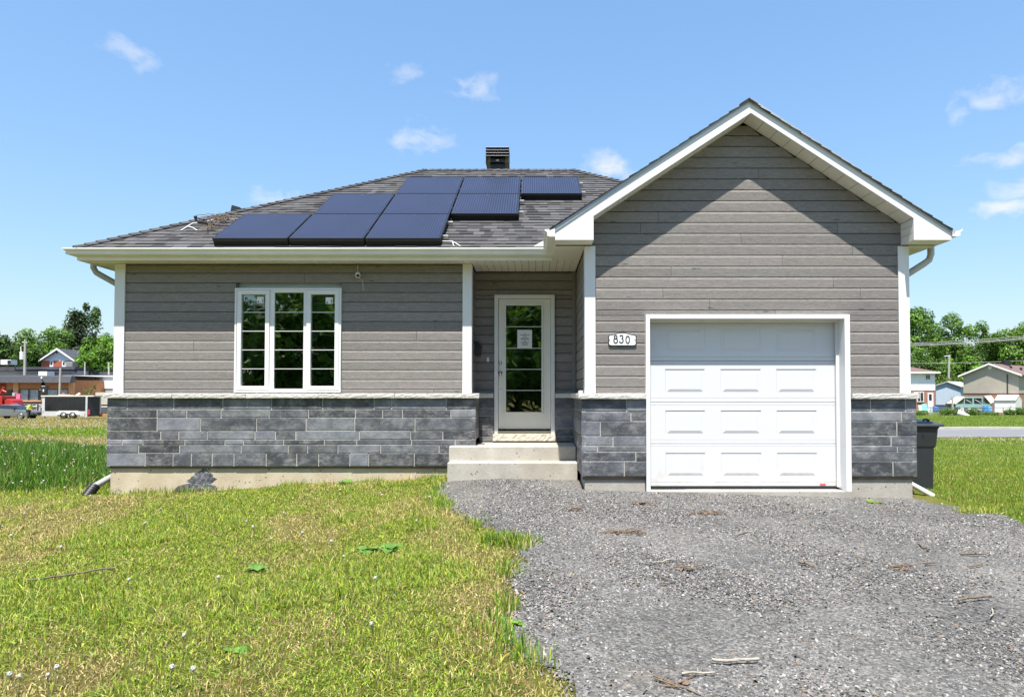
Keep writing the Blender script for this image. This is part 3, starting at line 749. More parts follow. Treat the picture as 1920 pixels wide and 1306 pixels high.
mb = MB(); mb.box(dgx0, dgx1, GY + .021, GY + .03, .0, iz1 + .02); mb.build('door_backing', MT['dark'], gd)
# ================================================================== things on and by the house
mb = MB()
ylo, yup = 9.02, 9.32
zl = P(960, 867, ylo).z; zu = P(960, 836.4, yup).z
x0, x1 = P(838.5, 880, ylo).x, GX0 - .006
mb.box(x0, x1, ylo, yup + .4, -.35, zl)
mb.box(P(841.5, 850, yup).x, x1, yup, YL - .09, zl - .02, zu); mb.box(SX1 + .004, x1, YL - .091, YD - .09, -.3, zu)
st = mb.build('concrete_steps', MT['concrete'], None, bevel=.012)
tag(st, 'two weathered concrete steps leading up to the front door', 'steps')

# --- solar panels on the roof plane
pn = Vector((0, -SL, 1)).normalized(); ps = Vector((0, 1, SL)).normalized(); po = E0 + pn * .118
def rp(px, py):
    d = ray(px, py); o = Vector((0, 0, CZ)); t = (po - o).dot(pn) / d.dot(pn); q = o + d * t
    return q.x, (q - po).dot(ps)
colx = [rp(396, 447)[0], rp(541.5, 447)[0], rp(684, 447)[0], (rp(829, 447)[0] + rp(842, 401)[0]) / 2, rp(967, 361)[0], rp(1079, 361)[0]]
pw = (colx[3] - colx[0]) / 3
colx = [colx[0] + pw * i for i in range(6)]
s0 = rp(600, 447)[1]; s3 = rp(900, 331.5)[1]; ph = (s3 - s0) / 3
print('PANEL', pw, ph, s0, s3)
rail_m = mk('rail_end_aluminium', (.55, .53, .5), .4, .15, 9, metal=.6)
labels = {(0, 0): 'lowest row solar panel at the far left end, nearest the twig nest', (0, 1): 'middle solar panel of the lowest row, just above the gutter', (0, 2): 'lowest row solar panel at the right end of its row',
          (1, 1): 'left solar panel of the middle row', (1, 2): 'solar panel at the centre of the array, with panels above and below it', (1, 3): 'right solar panel of the middle row with a dark shaded front edge',
          (2, 2): 'left solar panel of the top row near the ridge', (2, 3): 'middle solar panel of the top row, below the black ridge vent', (2, 4): 'rightmost solar panel of the top row, sticking out on its own'}
for (r_, c), lab in labels.items():
    xa, xb = colx[c] + .010, colx[c + 1] - .010; sa, sb = s0 + ph * r_ + .006, s0 + ph * (r_ + 1) - .006
    root = thing('solar_panel', lab, 'solar panel', (xa, po.y + ps.y * sa, po.z + ps.z * sa), 'solar panels on the roof')
    def Q(x, s, h): return po + Vector((x - po.x, 0, 0)) + ps * s + pn * h
    mb = MB(); mb.prism([Q(xa + .012, sa + .012, -.004), Q(xb - .012, sa + .012, -.004), Q(xb - .012, sb - .012, -.004), Q(xa + .012, sb - .012, -.004)], pn * .004); mb.build('glass', MT['solar'], root)
    mb = MB()
    for (a, b, c_, d) in ((xa, xb, sa, sa + .014), (xa, xb, sb - .014, sb), (xa, xa + .014, sa + .014, sb - .014), (xb - .014, xb, sa + .014, sb - .014)):
        mb.prism([Q(a, c_, -.04), Q(b, c_, -.04), Q(b, d, -.04), Q(a, d, -.04)], pn * .042)
    mb.build('frame', MT['panelframe'], root)
    for f in (.2, .75): mb = MB(); mb.prism([Q(xa, sa + ph * f, -.09), Q(xb + .008, sa + ph * f, -.09), Q(xb + .008, sa + ph * f + .04, -.09), Q(xa, sa + ph * f + .04, -.09)], pn * .045); mb.build('rail', MT['steel'], root)
    if (r_ - 1, c) not in labels:
        mb = MB(); mb.prism([Q(xa, sa + .012, -.112), Q(xb, sa + .012, -.112), Q(xb, sa + .016, -.112), Q(xa, sa + .016, -.112)], pn * .07); mb.build('shade_skirt', MT['dark'], root)  # near-black sheet standing in for the shadow under the panel's front edge
    if (r_, c + 1) not in labels:
        for f in (.2, .75):
            mb = MB(); mb.prism([Q(xb + .01, sa + ph * f, -.09), Q(xb + .075, sa + ph * f, -.09), Q(xb + .075, sa + ph * f + .04, -.09), Q(xb + .01, sa + ph * f + .04, -.09)], pn * .05); mb.build('rail_end', rail_m, root)
        mb = MB(); mb.prism([Q(xb - .014, sa, -.112), Q(xb - .01, sa, -.112), Q(xb - .01, sb, -.112), Q(xb - .014, sb, -.112)], pn * .07); mb.build('side_shade_skirt', MT['dark'], root)  # same near-black sheet for the shadow under the row's open end
    else:
        for f in (.22, .77): mb = MB(); mb.prism([Q(xb + .001, sa + ph * f, -.03), Q(xb + .019, sa + ph * f, -.03), Q(xb + .019, sa + ph * f + .04, -.03), Q(xb + .001, sa + ph * f + .04, -.03)], pn * .036); mb.build('clamp', MT['black'], root)
# --- twig nest, hose and cable by the lowest panel
def roofpt(px, py, h=.02):
    d = ray(px, py); o = Vector((0, 0, CZ)); q0 = E0 + pn * h; t = (q0 - o).dot(pn) / d.dot(pn); return o + d * t
mb = MB()
for (cx_, cy_, n_, rr) in ((421, 413, 46, .12), (396, 426, 14, .06), (384, 432, 5, .06)):
    c = roofpt(cx_, cy_, .05)
    for i in range(n_):
        a = R.uniform(0, 6.28); L = R.uniform(.06, .2); p = c + X * R.gauss(0, rr) + ps * R.gauss(0, .07) + pn * R.uniform(-.02, .06 if n_ > 40 else .02)
        q = p + (X * math.cos(a) + ps * math.sin(a)) * L + pn * R.uniform(-.02, .06)
        mb.tube([p, p.lerp(q, .5) + pn * R.uniform(0, .03), q], [.006, .005, .003], 4)
tag(mb.build('twig_nest', MT['twig']), 'untidy heap of dry nest twigs beside the lowest solar panel', 'nest')
mb = MB(); mb.tube([roofpt(366, 405, .10), roofpt(368, 411, .05), roofpt(374, 416, .03), roofpt(386, 417, .03), roofpt(398, 420, .03)], .026, 8)
tag(mb.build('conduit', MT['black']), 'bent black cable conduit lying on the shingles left of the panels', 'conduit')
mb = MB(); mb.tube([roofpt(339, 432), roofpt(352, 424), roofpt(362, 418), roofpt(384, 416), roofpt(402, 411)], .008, 5); mb.tube([roofpt(352, 424), roofpt(362, 427), roofpt(370, 432)], .007, 5)
tag(mb.build('white_cable', MT['white']), 'loose white cable lying on the roof below the twig nest', 'cable')
mb = MB(); mb.tube([roofpt(828, 452), roofpt(848, 452, .03), roofpt(851, 461, .03)], .007, 5); mb.tube([roofpt(850, 453, .03), roofpt(863, 461)], .007, 5)
tag(mb.build('white_cable', MT['white']), 'short white cable end drooping onto the gutter right of the lowest panels', 'cable')

# --- number plaque
pq = thing('number_plaque', 'white house number plaque with black border reading 830 beside the garage door', 'plaque', (P(1166.5, 648, YG - .02).x, YG - .015, P(1166, 648, YG - .02).z))
def pl(px, py, y): return P(1120 + px / 16.0, 600 + py / 16.0, y)
def outline(ins):
    pts = [(330+ins, 735-ins*.6), (330+ins, 470+ins*.4), (380+ins*.5, 430+ins), (465, 430+ins)]
    for i in range(1, 12):
        a = i / 12.0; pts.append((465 + (1030-465) * a, 430 + ins - 62 * math.sin(math.pi * a)))
    pts += [(1030, 430+ins), (1115-ins*.5, 430+ins), (1175-ins, 475+ins*.4), (1175-ins, 735-ins*.6), (1120-ins*.5, 775-ins), (385+ins*.5, 775-ins)]
    return pts
def plq(px, py, y): return pl(px, py, y)
mb = MB(); mb.prism([pl(a, b, YG - .030) for a, b in outline(0)], (0, .014, 0)); mb.build('border', MT['black'], pq)
mb = MB(); mb.prism([pl(a, b, YG - .034) for a, b in outline(26)], (0, .006, 0)); mb.build('plate', MT['white'], pq)
def stroke(mb, pts, w, y, closed=False):
    """flat stroke of width w (plaque pixels) extruded"""
    n = len(pts); L, Rr = [], []
    for i, (x, yv) in enumerate(pts):
        a = pts[(i - 1) % n] if closed or i > 0 else pts[i]; b = pts[(i + 1) % n] if closed or i < n - 1 else pts[i]
        dx, dy = b[0] - a[0], b[1] - a[1]; l = math.hypot(dx, dy) or 1; nx, ny = -dy / l * w / 2, dx / l * w / 2
        L.append((x + nx, yv + ny)); Rr.append((x - nx, yv - ny))
    for i in range(n if closed else n - 1):
        j = (i + 1) % n; mb.prism([pl(*L[i], y), pl(*L[j], y), pl(*Rr[j], y), pl(*Rr[i], y)], (0, .004, 0))
def ell(cx, cy, rx, ry, a0=0, a1=360, k=20): return [(cx + rx * math.cos(rad(a0 + (a1 - a0) * i / k)), cy + ry * math.sin(rad(a0 + (a1 - a0) * i / k))) for i in range(k + (0 if abs(a1 - a0) == 360 else 1))]
yd_ = YG - .0385
for dig in '830':
    mb = MB()
    if dig == '8': stroke(mb, ell(548, 498, 44, 47), 27, yd_, True); stroke(mb, ell(550, 612, 56, 67), 27, yd_, True)
    if dig == '3': stroke(mb, ell(722, 495, 44, 46, -165, 80), 26, yd_); stroke(mb, ell(718, 608, 58, 68, -75, 165), 26, yd_)
    if dig == '0': stroke(mb, ell(912, 580, 54, 107), 26, yd_, True)
    mb.build('digit', MT['black'], pq)
for a in (370, 1128):
    mb = MB(); mb.lathe(pl(a, 600, YG - .034), [(.001, .002), (.006, .001), (.006, -.003), (.001, -.004)], 8, 'y'); mb.build('screw', MT['black'], pq)
# --- mailbox
a = P(893, 665, YD - .15)
mbx = thing('mailbox', 'black wall mailbox half hidden behind the porch corner board', 'mailbox', (a.x, YD - .1, a.z))
mb = MB(); mb.prism([P(868, 641, YD-.2), P(868, 665, YD-.2), P(900, 666, YD-.2), P(901, 651, YD-.2), P(894, 642, YD-.2)], (0, .18, 0)); mb.build('box', MT['black'], mbx, bevel=.006)
mb = MB(); mb.prism([P(868, 637, YD-.23), P(868, 641, YD-.23), P(894, 643, YD-.23), P(902, 652, YD-.23), P(903, 650, YD-.23), P(897, 640, YD-.23)], (0, .21, 0)); mb.build('lid', MT['black'], mbx)
# --- door bell
mb = MB(); a, b = P(912.7, 678, YD - .02), P(917, 670, YD - .02); mb.box(a.x, b.x, YD - .034, YD - .012, a.z, b.z); o = mb.build('doorbell', MT['white'], None, bevel=.004); tag(o, 'small white doorbell button on the wall left of the front door', 'doorbell')
# --- outlet and cable
a = P(888, 708, YD - .1); ou = thing('outdoor_outlet', 'outdoor outlet with clear weather cover low on the porch wall', 'outlet', (a.x, YD - .01, a.z))
mb = MB(); p, q = P(884.5, 714, YD-.05), P(890, 700, YD-.05); mb.box(p.x, q.x, YD - .07, YD - .012, p.z, q.z); mb.build('cover', mk('clear_cover', (.55, .55, .52), .25), ou, bevel=.006)
mb = MB(); mb.tube([P(883, 716, YD-.06), P(880, 722, YD-.06), P(884, 728, YD-.06), P(889, 735, YD-.06)], .006, 6); mb.build('cord', MT['gutter'], ou)
# --- camera on the wall
a = P(671, 515, YL - .06); cm = thing('security_camera', 'small white bullet camera hanging high on the siding right of the window', 'security camera', (a.x, YL - .012, a.z))
mb = MB(); ax = Vector((.25, -.9, -.35)).normalized(); c = P(671, 515, YL - .07)
mb.tube([c - ax * .06, c - ax * .05, c + ax * .055, c + ax * .06], [.028, .034, .034, .028], 14); mb.build('body', MT['white'], cm)
mb = MB(); mb.tube([c + ax * .0605, c + ax * .066], [.024, .02], 14); mb.build('lens', MT['black'], cm)
mb = MB(); mb.tube([c - ax * .05, c + Vector((0, .055, .03))], .012, 8); mb.tube([P(672, 520, YL-.017), P(680, 526, YL-.017), P(681, 544, YL-.017)], .003, 4); mb.tube([P(671, 508, YL-.017), P(671, 496, YL-.017)], .004, 5); mb.build('bracket', MT['gutter'], cm)
# --- paper notice on the door glass
nt_ = thing('paper_notice', 'white printed paper notice taped inside the front door glass', 'notice', (ddx(984), YD - .004, ddz(653)))
mb = MB(); mb.box(ddx(970), ddx(997.5), YD - .0085, YD - .0055, ddz(652.5), ddz(618)); mb.build('sheet', MT['white'], nt_)
mb = MB(); ink = mk('notice_ink', (.12, .10, .10), .8)
for py, w in ((625, 3), (627.5, 18), (630.5, 7), (634, 14), (636, 16), (639, 4), (641.5, 16), (643.5, 10), (646, 12)):
    mb.box(ddx(984 - w / 2), ddx(984 + w / 2), YD - .0098, YD - .0087, ddz(py + .45), ddz(py - .45))
mb.build('print', ink, nt_)
mb = MB(); p = P(1087, 737, 8.9); mb.lathe((GX0 + .02, YG + .35, ZCT + .001), [(.001, 0), (.03, 0), (.03, .025), (.012, .035), (.001, .035)], 12); tag(mb.build('light_puck', MT['white']), 'small white plastic cap left lying on the stone ledge beside the porch', 'plastic cap')

# ================================================================== wheelie bin
by = 9.05; bs = F / by
def bx(px, py, y=by): return P(px, py, y)
bl = bx(1706, 930); zb0 = bx(1740, 931).z; zt0 = bx(1740, 800).z
bxl, bxr = bx(1698, 930).x, bx(1753, 930).x
wb = thing('wheelie_bin', 'dark grey wheeled waste bin standing beside the garage wall', 'waste bin', ((bxl + bxr) / 2, by + .3, zb0))
binm = mk('bin_plastic', (.022, .024, .028), .5, .12, 5, .1, 60)
xl_t, xr_t = bxl - .02, bx(1758, 800).x + .03
mb = MB()
def ring(z, xa, xb, ya, yb, c=.04): return [(xa+c, ya, z), (xb-c, ya, z), (xb, ya+c, z), (xb, yb-c, z), (xb-c, yb, z), (xa+c, yb, z), (xa, yb-c, z), (xa, ya+c, z)]
zn = bx(1749, 838).z
rings = [ring(zb0, bxl, bxr + .03, by + .05, by + .55), ring(zn - .02, bxl - .012, bxr + .035, by + .03, by + .6), ring(zn + .012, bxl - .012, bx(1755.5, 836).x + .035, by + .02, by + .62), ring(zt0 - .03, xl_t, xr_t, by, by + .65), ring(zt0, xl_t, bx(1761, 800).x + .03, by - .005, by + .66)]
vs = [p for r_ in rings for p in r_]
mb.add(vs, [(i*8+j, i*8+(j+1) % 8, (i+1)*8+(j+1) % 8, (i+1)*8+j) for i in range(4) for j in range(8)] + [tuple(range(7, -1, -1)), tuple(range(32, 40))])
mb.build('body', binm, wb, bevel=.006)
mb = MB(); xr = bx(1768, 795).x
mb.add([(xl_t - .02, by - .03, zt0 + .002), (xr, by - .03, zt0 + .002), (xr, by + .7, zt0 + .002), (xl_t - .02, by + .7, zt0 + .002), (xl_t - .02, by - .03, zt0 + .035), (xr, by - .03, zt0 + .035), (xr, by + .7, zt0 + .05), (xl_t - .02, by + .7, zt0 + .05),
        (xl_t + .03, by + .03, zt0 + .07), (xr - .10, by + .03, zt0 + .065), (xr - .10, by + .62, zt0 + .10), (xl_t + .03, by + .62, zt0 + .11)],
       [(3, 2, 1, 0), (0, 1, 5, 4), (1, 2, 6, 5), (2, 3, 7, 6), (3, 0, 4, 7), (4, 5, 9, 8), (5, 6, 10, 9), (6, 7, 11, 10), (7, 4, 8, 11), (8, 9, 10, 11)])
mb.build('lid', mk('bin_lid', (.045, .05, .062), .42, .1, 5), wb, bevel=.008)
mb = MB(); mb.tube([(bx(1735, 786).x, by + .05, zt0 + .085), (bx(1741, 785).x, by + .07, zt0 + .1), (bx(1750, 787).x, by + .1, zt0 + .085), (bx(1758, 792).x, by + .3, zt0 + .06)], .014, 8); mb.build('handle', MT['black'], wb)
mb = MB(); mb.box(bx(1731, 800).x, bx(1733, 800).x, by + .0, by + .02, bx(1731, 818).z, zt0 - .02); mb.build('rib', MT['black'], wb)
for s in (0, 1):
    mb = MB(); mb.lathe((bxl - .03 + s * (bxr - bxl - .0), by + .6, zb0 + .1), [(.001, 0), (.1, 0), (.1, .05), (.001, .05)], 16, 'x'); mb.build('wheel', MT['black'], wb)
# pink flagged stake
mb = MB(); mb.tube([P(1714, 936, 8.75), P(1711, 915, 8.75), P(1706, 893, 8.75)], .006, 6); tag(mb.build('pink_string', mk('pink_cord', (.6, .08, .16), .7)), 'thin pink string hanging down beside the bin at the garage corner', 'string')

# ================================================================== ground
def axis(lo, hi, fine_lo, fine_hi, d):
    a = list(np.arange(fine_lo, fine_hi + d / 2, d)); s = d; x = fine_lo
    left = []
    while x > lo: s *= 1.22; x -= s; left.append(x)
    s = d; x = a[-1]; right = []
    while x < hi: s *= 1.22; x += s; right.append(x)
    return np.array(left[::-1] + a + right)
gxs = axis(-900, 900, -9, 9, .18); gys = axis(-300, 1500, -1, 26, .18)
GX, GYY = np.meshgrid(gxs, gys); Z = hgt(GX, GYY)
nx, ny = len(gxs), len(gys)
me = bpy.data.meshes.new('ground')
me.from_pydata(np.stack([GX.ravel(), GYY.ravel(), Z.ravel()], 1).tolist(), [], [(j*nx+i, j*nx+i+1, (j+1)*nx+i+1, (j+1)*nx+i) for j in range(ny-1) for i in range(nx-1)])
me.polygons.foreach_set('use_smooth', [True] * len(me.polygons))
gr = bpy.data.objects.new('ground', me); COL.objects.link(gr); gr['kind'] = 'structure'
m, nt, b = nodes('field_turf')
v = coords(nt, (1, 1, 1)); sx = N(nt, 'ShaderNodeSeparateXYZ'); nt.links.new(v, sx.inputs[0])
wob = noise(nt, coords(nt, (.12, .3, 1)), 1.0, 5, .7)
yy = N(nt, 'ShaderNodeMath', operation='MULTIPLY_ADD'); nt.links.new(wob, yy.inputs[0]); yy.inputs[1].default_value = 14; nt.links.new(sx.outputs['Y'], yy.inputs[2])
mr = N(nt, 'ShaderNodeMapRange'); mr.inputs['From Min'].default_value = 0; mr.inputs['From Max'].default_value = 100; nt.links.new(yy.outputs[0], mr.inputs['Value'])
GRN, TAN, DEEP, MOW = (.20, .26, .035), (.40, .32, .15), (.07, .14, .022), (.14, .23, .03)
leftc = ramp(nt, mr.outputs[0], [(.14, (.26, .25, .07)), (.20, DEEP), (.29, (.07, .13, .02)), (.325, TAN), (.38, TAN), (.40, GRN), (.50, GRN), (.53, TAN), (.74, (.25, .21, .08))])
rightc = ramp(nt, mr.outputs[0], [(.15, (.25, .29, .045)), (.31, MOW), (.335, (.20, .19, .06)), (.46, MOW), (.7, (.10, .18, .02))])
sd = ramp(nt, mix(nt, sx.outputs['X'], (0, 0, 0), 0), [(.0, 0.0), (.01, 1.0)])
base = mix(nt, leftc, rightc, sd)
fine = noise(nt, v, 9, 8, .75)
base = mix(nt, base, ramp(nt, fine, [(.3, (.55, .6, .5)), (.5, (1, 1, 1)), (.7, (1.45, 1.35, 1.3))]), 1, 'MULTIPLY')
patch = ramp(nt, noise(nt, v, .9, 6, .7), [(.45, 0.0), (.68, .65)])
base = mix(nt, base, (.34, .27, .13), patch)
base = mix(nt, base, (.62, .60, .55), 1, 'MULTIPLY'); nt.links.new(base, b.inputs['Base Color']); b.inputs['Roughness'].default_value = .95; b.inputs['Specular IOR Level'].default_value = .1
bumpn(nt, b, noise(nt, v, 14, 8, .8), 1.0, .06); me.materials.append(m)

# driveway
LB = [(846, 901), (836, 907), (820, 922), (828, 938), (850, 958), (880, 975), (915, 990), (950, 1005), (985, 1022), (978, 1040), (960, 1060), (958, 1090), (972, 1120), (968, 1150), (950, 1175), (958, 1200), (990, 1225), (1025, 1250), (1060, 1280), (1085, 1306)]
lw = [G(*p) for p in LB]
DP = [(p.x, p.y) for p in lw]
lx, ly = DP[-1]
DP = [(GX0 + .3, 9.6), (-.9, 9.6)] + DP + [(lx + .5, 1.8), (lx + .7, .3), (14, .3), (14, 5.4), (9.5, 6.4)]
for p in ((1925, 988), (1880, 968), (1830, 958), (1790, 952), (1750, 945), (1716, 937)):
    q = G(*p); DP.append((q.x, q.y))
DP += [(GX1 + .12, 8.9)]
DPa = np.array(DP)
def inside(x, y, poly=DPa):
    x = np.asarray(x); y = np.asarray(y); c = np.zeros(x.shape, bool); n = len(poly)
    for i in range(n):
        x0, y0 = poly[i]; x1, y1 = poly[(i + 1) % n]
        k = ((y0 > y) != (y1 > y)) & (x < (x1 - x0) * (y - y0) / (y1 - y0 + 1e-12) + x0); c ^= k
    return c
d = .05
xs = np.arange(-2.2, 10, d); ys = np.arange(.3, 9.65, d)
A, B = np.meshgrid(xs, ys)
jx = A + .06 * (n2(A, B, 5, 9) - .5) * 2; jy = B + .05 * (n2(A, B, 6, 9) - .5) * 2
cc = inside(jx[:-1, :-1] + d / 2, jy[:-1, :-1] + d / 2)
zz = hgt(A, B) + .012 + .010 * (n2(A, B, 7, 2.2) - .5)
nx = len(xs); vs = np.stack([A.ravel(), B.ravel(), zz.ravel()], 1); fs = []
jj, ii = np.nonzero(cc)
me = bpy.data.meshes.new('driveway'); used = {}
fl = []
for j, i in zip(jj.tolist(), ii.tolist()): fl.append((j*nx+i, j*nx+i+1, (j+1)*nx+i+1, (j+1)*nx+i))
idx = np.unique(np.array(fl).ravel()); remap = -np.ones(len(vs), int); remap[idx] = np.arange(len(idx))
me.from_pydata(vs[idx].tolist(), [], remap[np.array(fl)].tolist())
me.polygons.foreach_set('use_smooth', [True] * len(me.polygons))
dv = bpy.data.objects.new('driveway', me); COL.objects.link(dv); dv['kind'] = 'structure'
m, nt, b = nodes('crushed_stone'); v = coords(nt)
vo = N(nt, 'ShaderNodeTexVoronoi'); vo.inputs['Scale'].default_value = 62; nt.links.new(v, vo.inputs['Vector'])
sp = N(nt, 'ShaderNodeSeparateColor'); nt.links.new(vo.outputs['Color'], sp.inputs[0])
c = ramp(nt, sp.outputs[0], [(0, (.065, .064, .06)), (.55, (.122, .119, .113)), (.9, (.175, .17, .161)), (1, (.24, .232, .22))])
pt = ramp(nt, noise(nt, v, .9, 5, .65), [(.34, (.72, .72, .72)), (.52, (1.02, 1.01, 1.0)), (.70, (1.32, 1.29, 1.24))])
c = mix(nt, c, pt, 1, 'MULTIPLY')
c = mix(nt, c, (.20, .17, .13), ramp(nt, noise(nt, v, 1.6, 6, .7), [(.58, 0.0), (.75, .5)]))
nt.links.new(c, b.inputs['Base Color']); b.inputs['Roughness'].default_value = .9; b.inputs['Specular IOR Level'].default_value = .2
bumpn(nt, b, vo.outputs['Distance'], .9, -.012); me.materials.append(m)

# crushed stones lying on it
def stones_mesh(n, ymin, ymax, smin, smax):
    y = ymin + (ymax - ymin) * NR.random(n) ** 1.3; x = -2 + NR.random(n) * 10
    w = .80 * y + .6; k = (np.abs(x) < w)
    x, y = x[k], y[k]
    ox = x + .05 * NR.normal(size=len(x)); oy = y + .05 * NR.normal(size=len(x))
    k = inside(ox, oy) & (y < 9.2) & ~((x > GX0 - .05) & (y > YG - .08)) & ~((y > 8.98) & (x < GX0))
    k &= NR.random(len(x)) < np.clip(1.9 * (.6 * n2(x, y, 8, 1.4) + .4 * n2(x, y, 9, 4.5)) - .08, .12, 1)
    x, y = x[k], y[k]; n = len(x)
    s = smin + (smax - smin) * NR.random(n) ** 2.6
    z = hgt(x, y) + .012 + s * .10
    dirs = np.array([[1, 0, 0], [0, 1, 0], [-1, 0, 0], [0, -1, 0], [0, 0, 1], [0, 0, -1.]])
    sc = s[:, None] * NR.uniform(.55, 1.15, (n, 6)); an = NR.uniform(0, 6.28, n); ca, sa = np.cos(an), np.sin(an)
    tx, ty = NR.normal(0, .35, n), NR.normal(0, .35, n)
    ptsx = dirs[None, :, 0] * sc; ptsy = dirs[None, :, 1] * sc * NR.uniform(.6, 1, (n, 1)); ptsz = dirs[None, :, 2] * sc * .62
    wx_ = x[:, None] + ptsx * ca[:, None] - ptsy * sa[:, None]; wy_ = y[:, None] + ptsx * sa[:, None] + ptsy * ca[:, None]
    wz_ = z[:, None] + ptsz + tx[:, None] * ptsx + ty[:, None] * ptsy
    Pm = np.stack([wx_, wy_, wz_], 2)
    tri = np.array([[0, 1, 4], [1, 2, 4], [2, 3, 4], [3, 0, 4]])
    V = Pm[:, tri, :].reshape(-1, 3)
    g = NR.choice([.05, .09, .135, .185, .245, .36], n, p=[.15, .22, .26, .21, .12, .04]); C = np.stack([g * NR.uniform(1.0, 1.09, n), g, g * NR.uniform(.90, .99, n)], 1)
    brown = NR.random(n) < .03; C[brown] = np.array([.20, .14, .09])
    C = np.repeat(C, 12, 0)
    return V, C
V1, C1 = stones_mesh(600000, 2.2, 9.2, .004, .017)
o = big('loose_gravel', V1, 3, C1, MT['gravel']); o['kind'] = 'stuff'
print('stones', len(V1) // 12)

# ================================================================== grass
def blades(x, y, hgtv, wid, col, lean=.6, curve=True):
    n = len(x); z = hgt(x, y); a = NR.uniform(0, 6.28, n); f = NR.uniform(0, 6.28, n)
    dx, dy = np.cos(a) * wid * .5, np.sin(a) * wid * .5
    ln = np.abs(NR.normal(0, lean, n)) * hgtv; lx, ly = np.cos(f) * ln, np.sin(f) * ln
    zt = hgtv / np.sqrt(1 + (ln / hgtv) ** 2)
    b0 = np.stack([x - dx, y - dy, z - .005], 1); b1 = np.stack([x + dx, y + dy, z - .005], 1)
    m0 = np.stack([x - dx * .8 + lx * .4, y - dy * .8 + ly * .4, z + zt * .6], 1); m1 = np.stack([x + dx * .8 + lx * .4, y + dy * .8 + ly * .4, z + zt * .6], 1)
    t = np.stack([x + lx, y + ly, z + zt], 1)
    V = np.stack([b0, b1, m1, b0, m1, m0, m0, m1, t], 1).reshape(-1, 3)
    return V, np.repeat(col, 9, 0)
def pal(n, w, cols):
    c = np.array(cols)[NR.choice(len(cols), n, p=w)]; return c * NR.uniform(.55, 1.35, (n, 1))
LIME, GREEN, DK, STRAW, BRN = (.40, .455, .055), (.22, .345, .04), (.09, .17, .02), (.56, .46, .21), (.27, .19, .09)
# front lawn
n = 620000
y = 2.7 + (9.75 - 2.7) * NR.random(n) ** 1.15; x = -9.2 + 11 * NR.random(n)
k = (np.abs(x) < .82 * y + .5) & ~((x > SX0 - .0) & (y > YL - .08)) & ~((x > -1.17) & (y > 9.0))
x, y = x[k], y[k]
ins = inside(x + NR.normal(0, .035, len(x)), y + NR.normal(0, .03, len(x)))
ins &= ~(NR.random(len(x)) < .02 * np.exp(-((x - np.interp(y, [2, 9], [.5, -1.2])) / .5) ** 2))
x, y = x[~ins], y[~ins]
dry = n2(x, y, 31, 1.3); dry2 = n2(x, y, 32, 4.5); dry = np.clip(.62 * dry + .45 * dry2 - .06 + .3 * np.exp(-((y - 9.4) / .35) ** 2) * (x > -3.2) * n2(x, y, 35, 3), 0, 1)
keep = NR.random(len(x)) < 1.25 - .75 * dry
x, y, dry = x[keep], y[keep], dry[keep]; n = len(x)
lush = n2(x, y, 33, 1.7)
col = pal(n, [.36, .34, .17, .10, .03], [LIME, GREEN, DK, STRAW, BRN])
dr_ = NR.random(n) < np.clip((dry - .36) * 2.1, 0.05, .85); col[dr_] = pal(dr_.sum(), [.7, .2, .1], [STRAW, (.33, .25, .10), BRN])
hh = NR.uniform(.014, .038, n) * (1 + .9 * (lush > .66)) * np.where(dr_, .8, 1); hh *= np.where(NR.random(n) < .02, 2.1, 1)
V2, C2 = blades(x, y, hh, NR.uniform(.0035, .0065, n) * (1 + .06 * y), col, 1.25)
o = big('lawn_grass', V2, 9 // 3, C2, MT['grass']); o['kind'] = 'stuff'
print('lawn', n)
# fringe of longer tufts along driveway edge and foundation
ex, ey = [], []
for a, b_ in zip(DPa[2:21], DPa[3:22]):
    L = np.hypot(*(b_ - a)); q = int(L * 420)
    t = NR.random(q); ex.append(a[0] + (b_[0] - a[0]) * t + NR.normal(-.05, .06, q)); ey.append(a[1] + (b_[1] - a[1]) * t + NR.normal(0, .05, q))
q = 1500; ex.append(NR.uniform(SX0, -1.2, q)); ey.append(YL - .1 - np.abs(NR.normal(0, .06, q)))
q = 900; ex.append(NR.normal(P(985, 1024, 6).x * 1.0 - .25, .22, q)); tip = G(985, 1024); ey.append(NR.normal(tip.y + .06, .05, q)); ex[-1] = NR.normal(tip.x - .2, .13, q)
x = np.concatenate(ex); y = np.concatenate(ey); k = n2(x, y, 36, 5) > .42; x, y = x[k], y[k]; n = len(x)
V3, C3 = blades(x, y, NR.uniform(.05, .13, n), NR.uniform(.005, .009, n), pal(n, [.3, .45, .1, .15], [LIME, (.12, .27, .025), DK, STRAW]), .5)
o = big('edge_grass', V3, 3, C3, MT['grass']); o['kind'] = 'stuff'
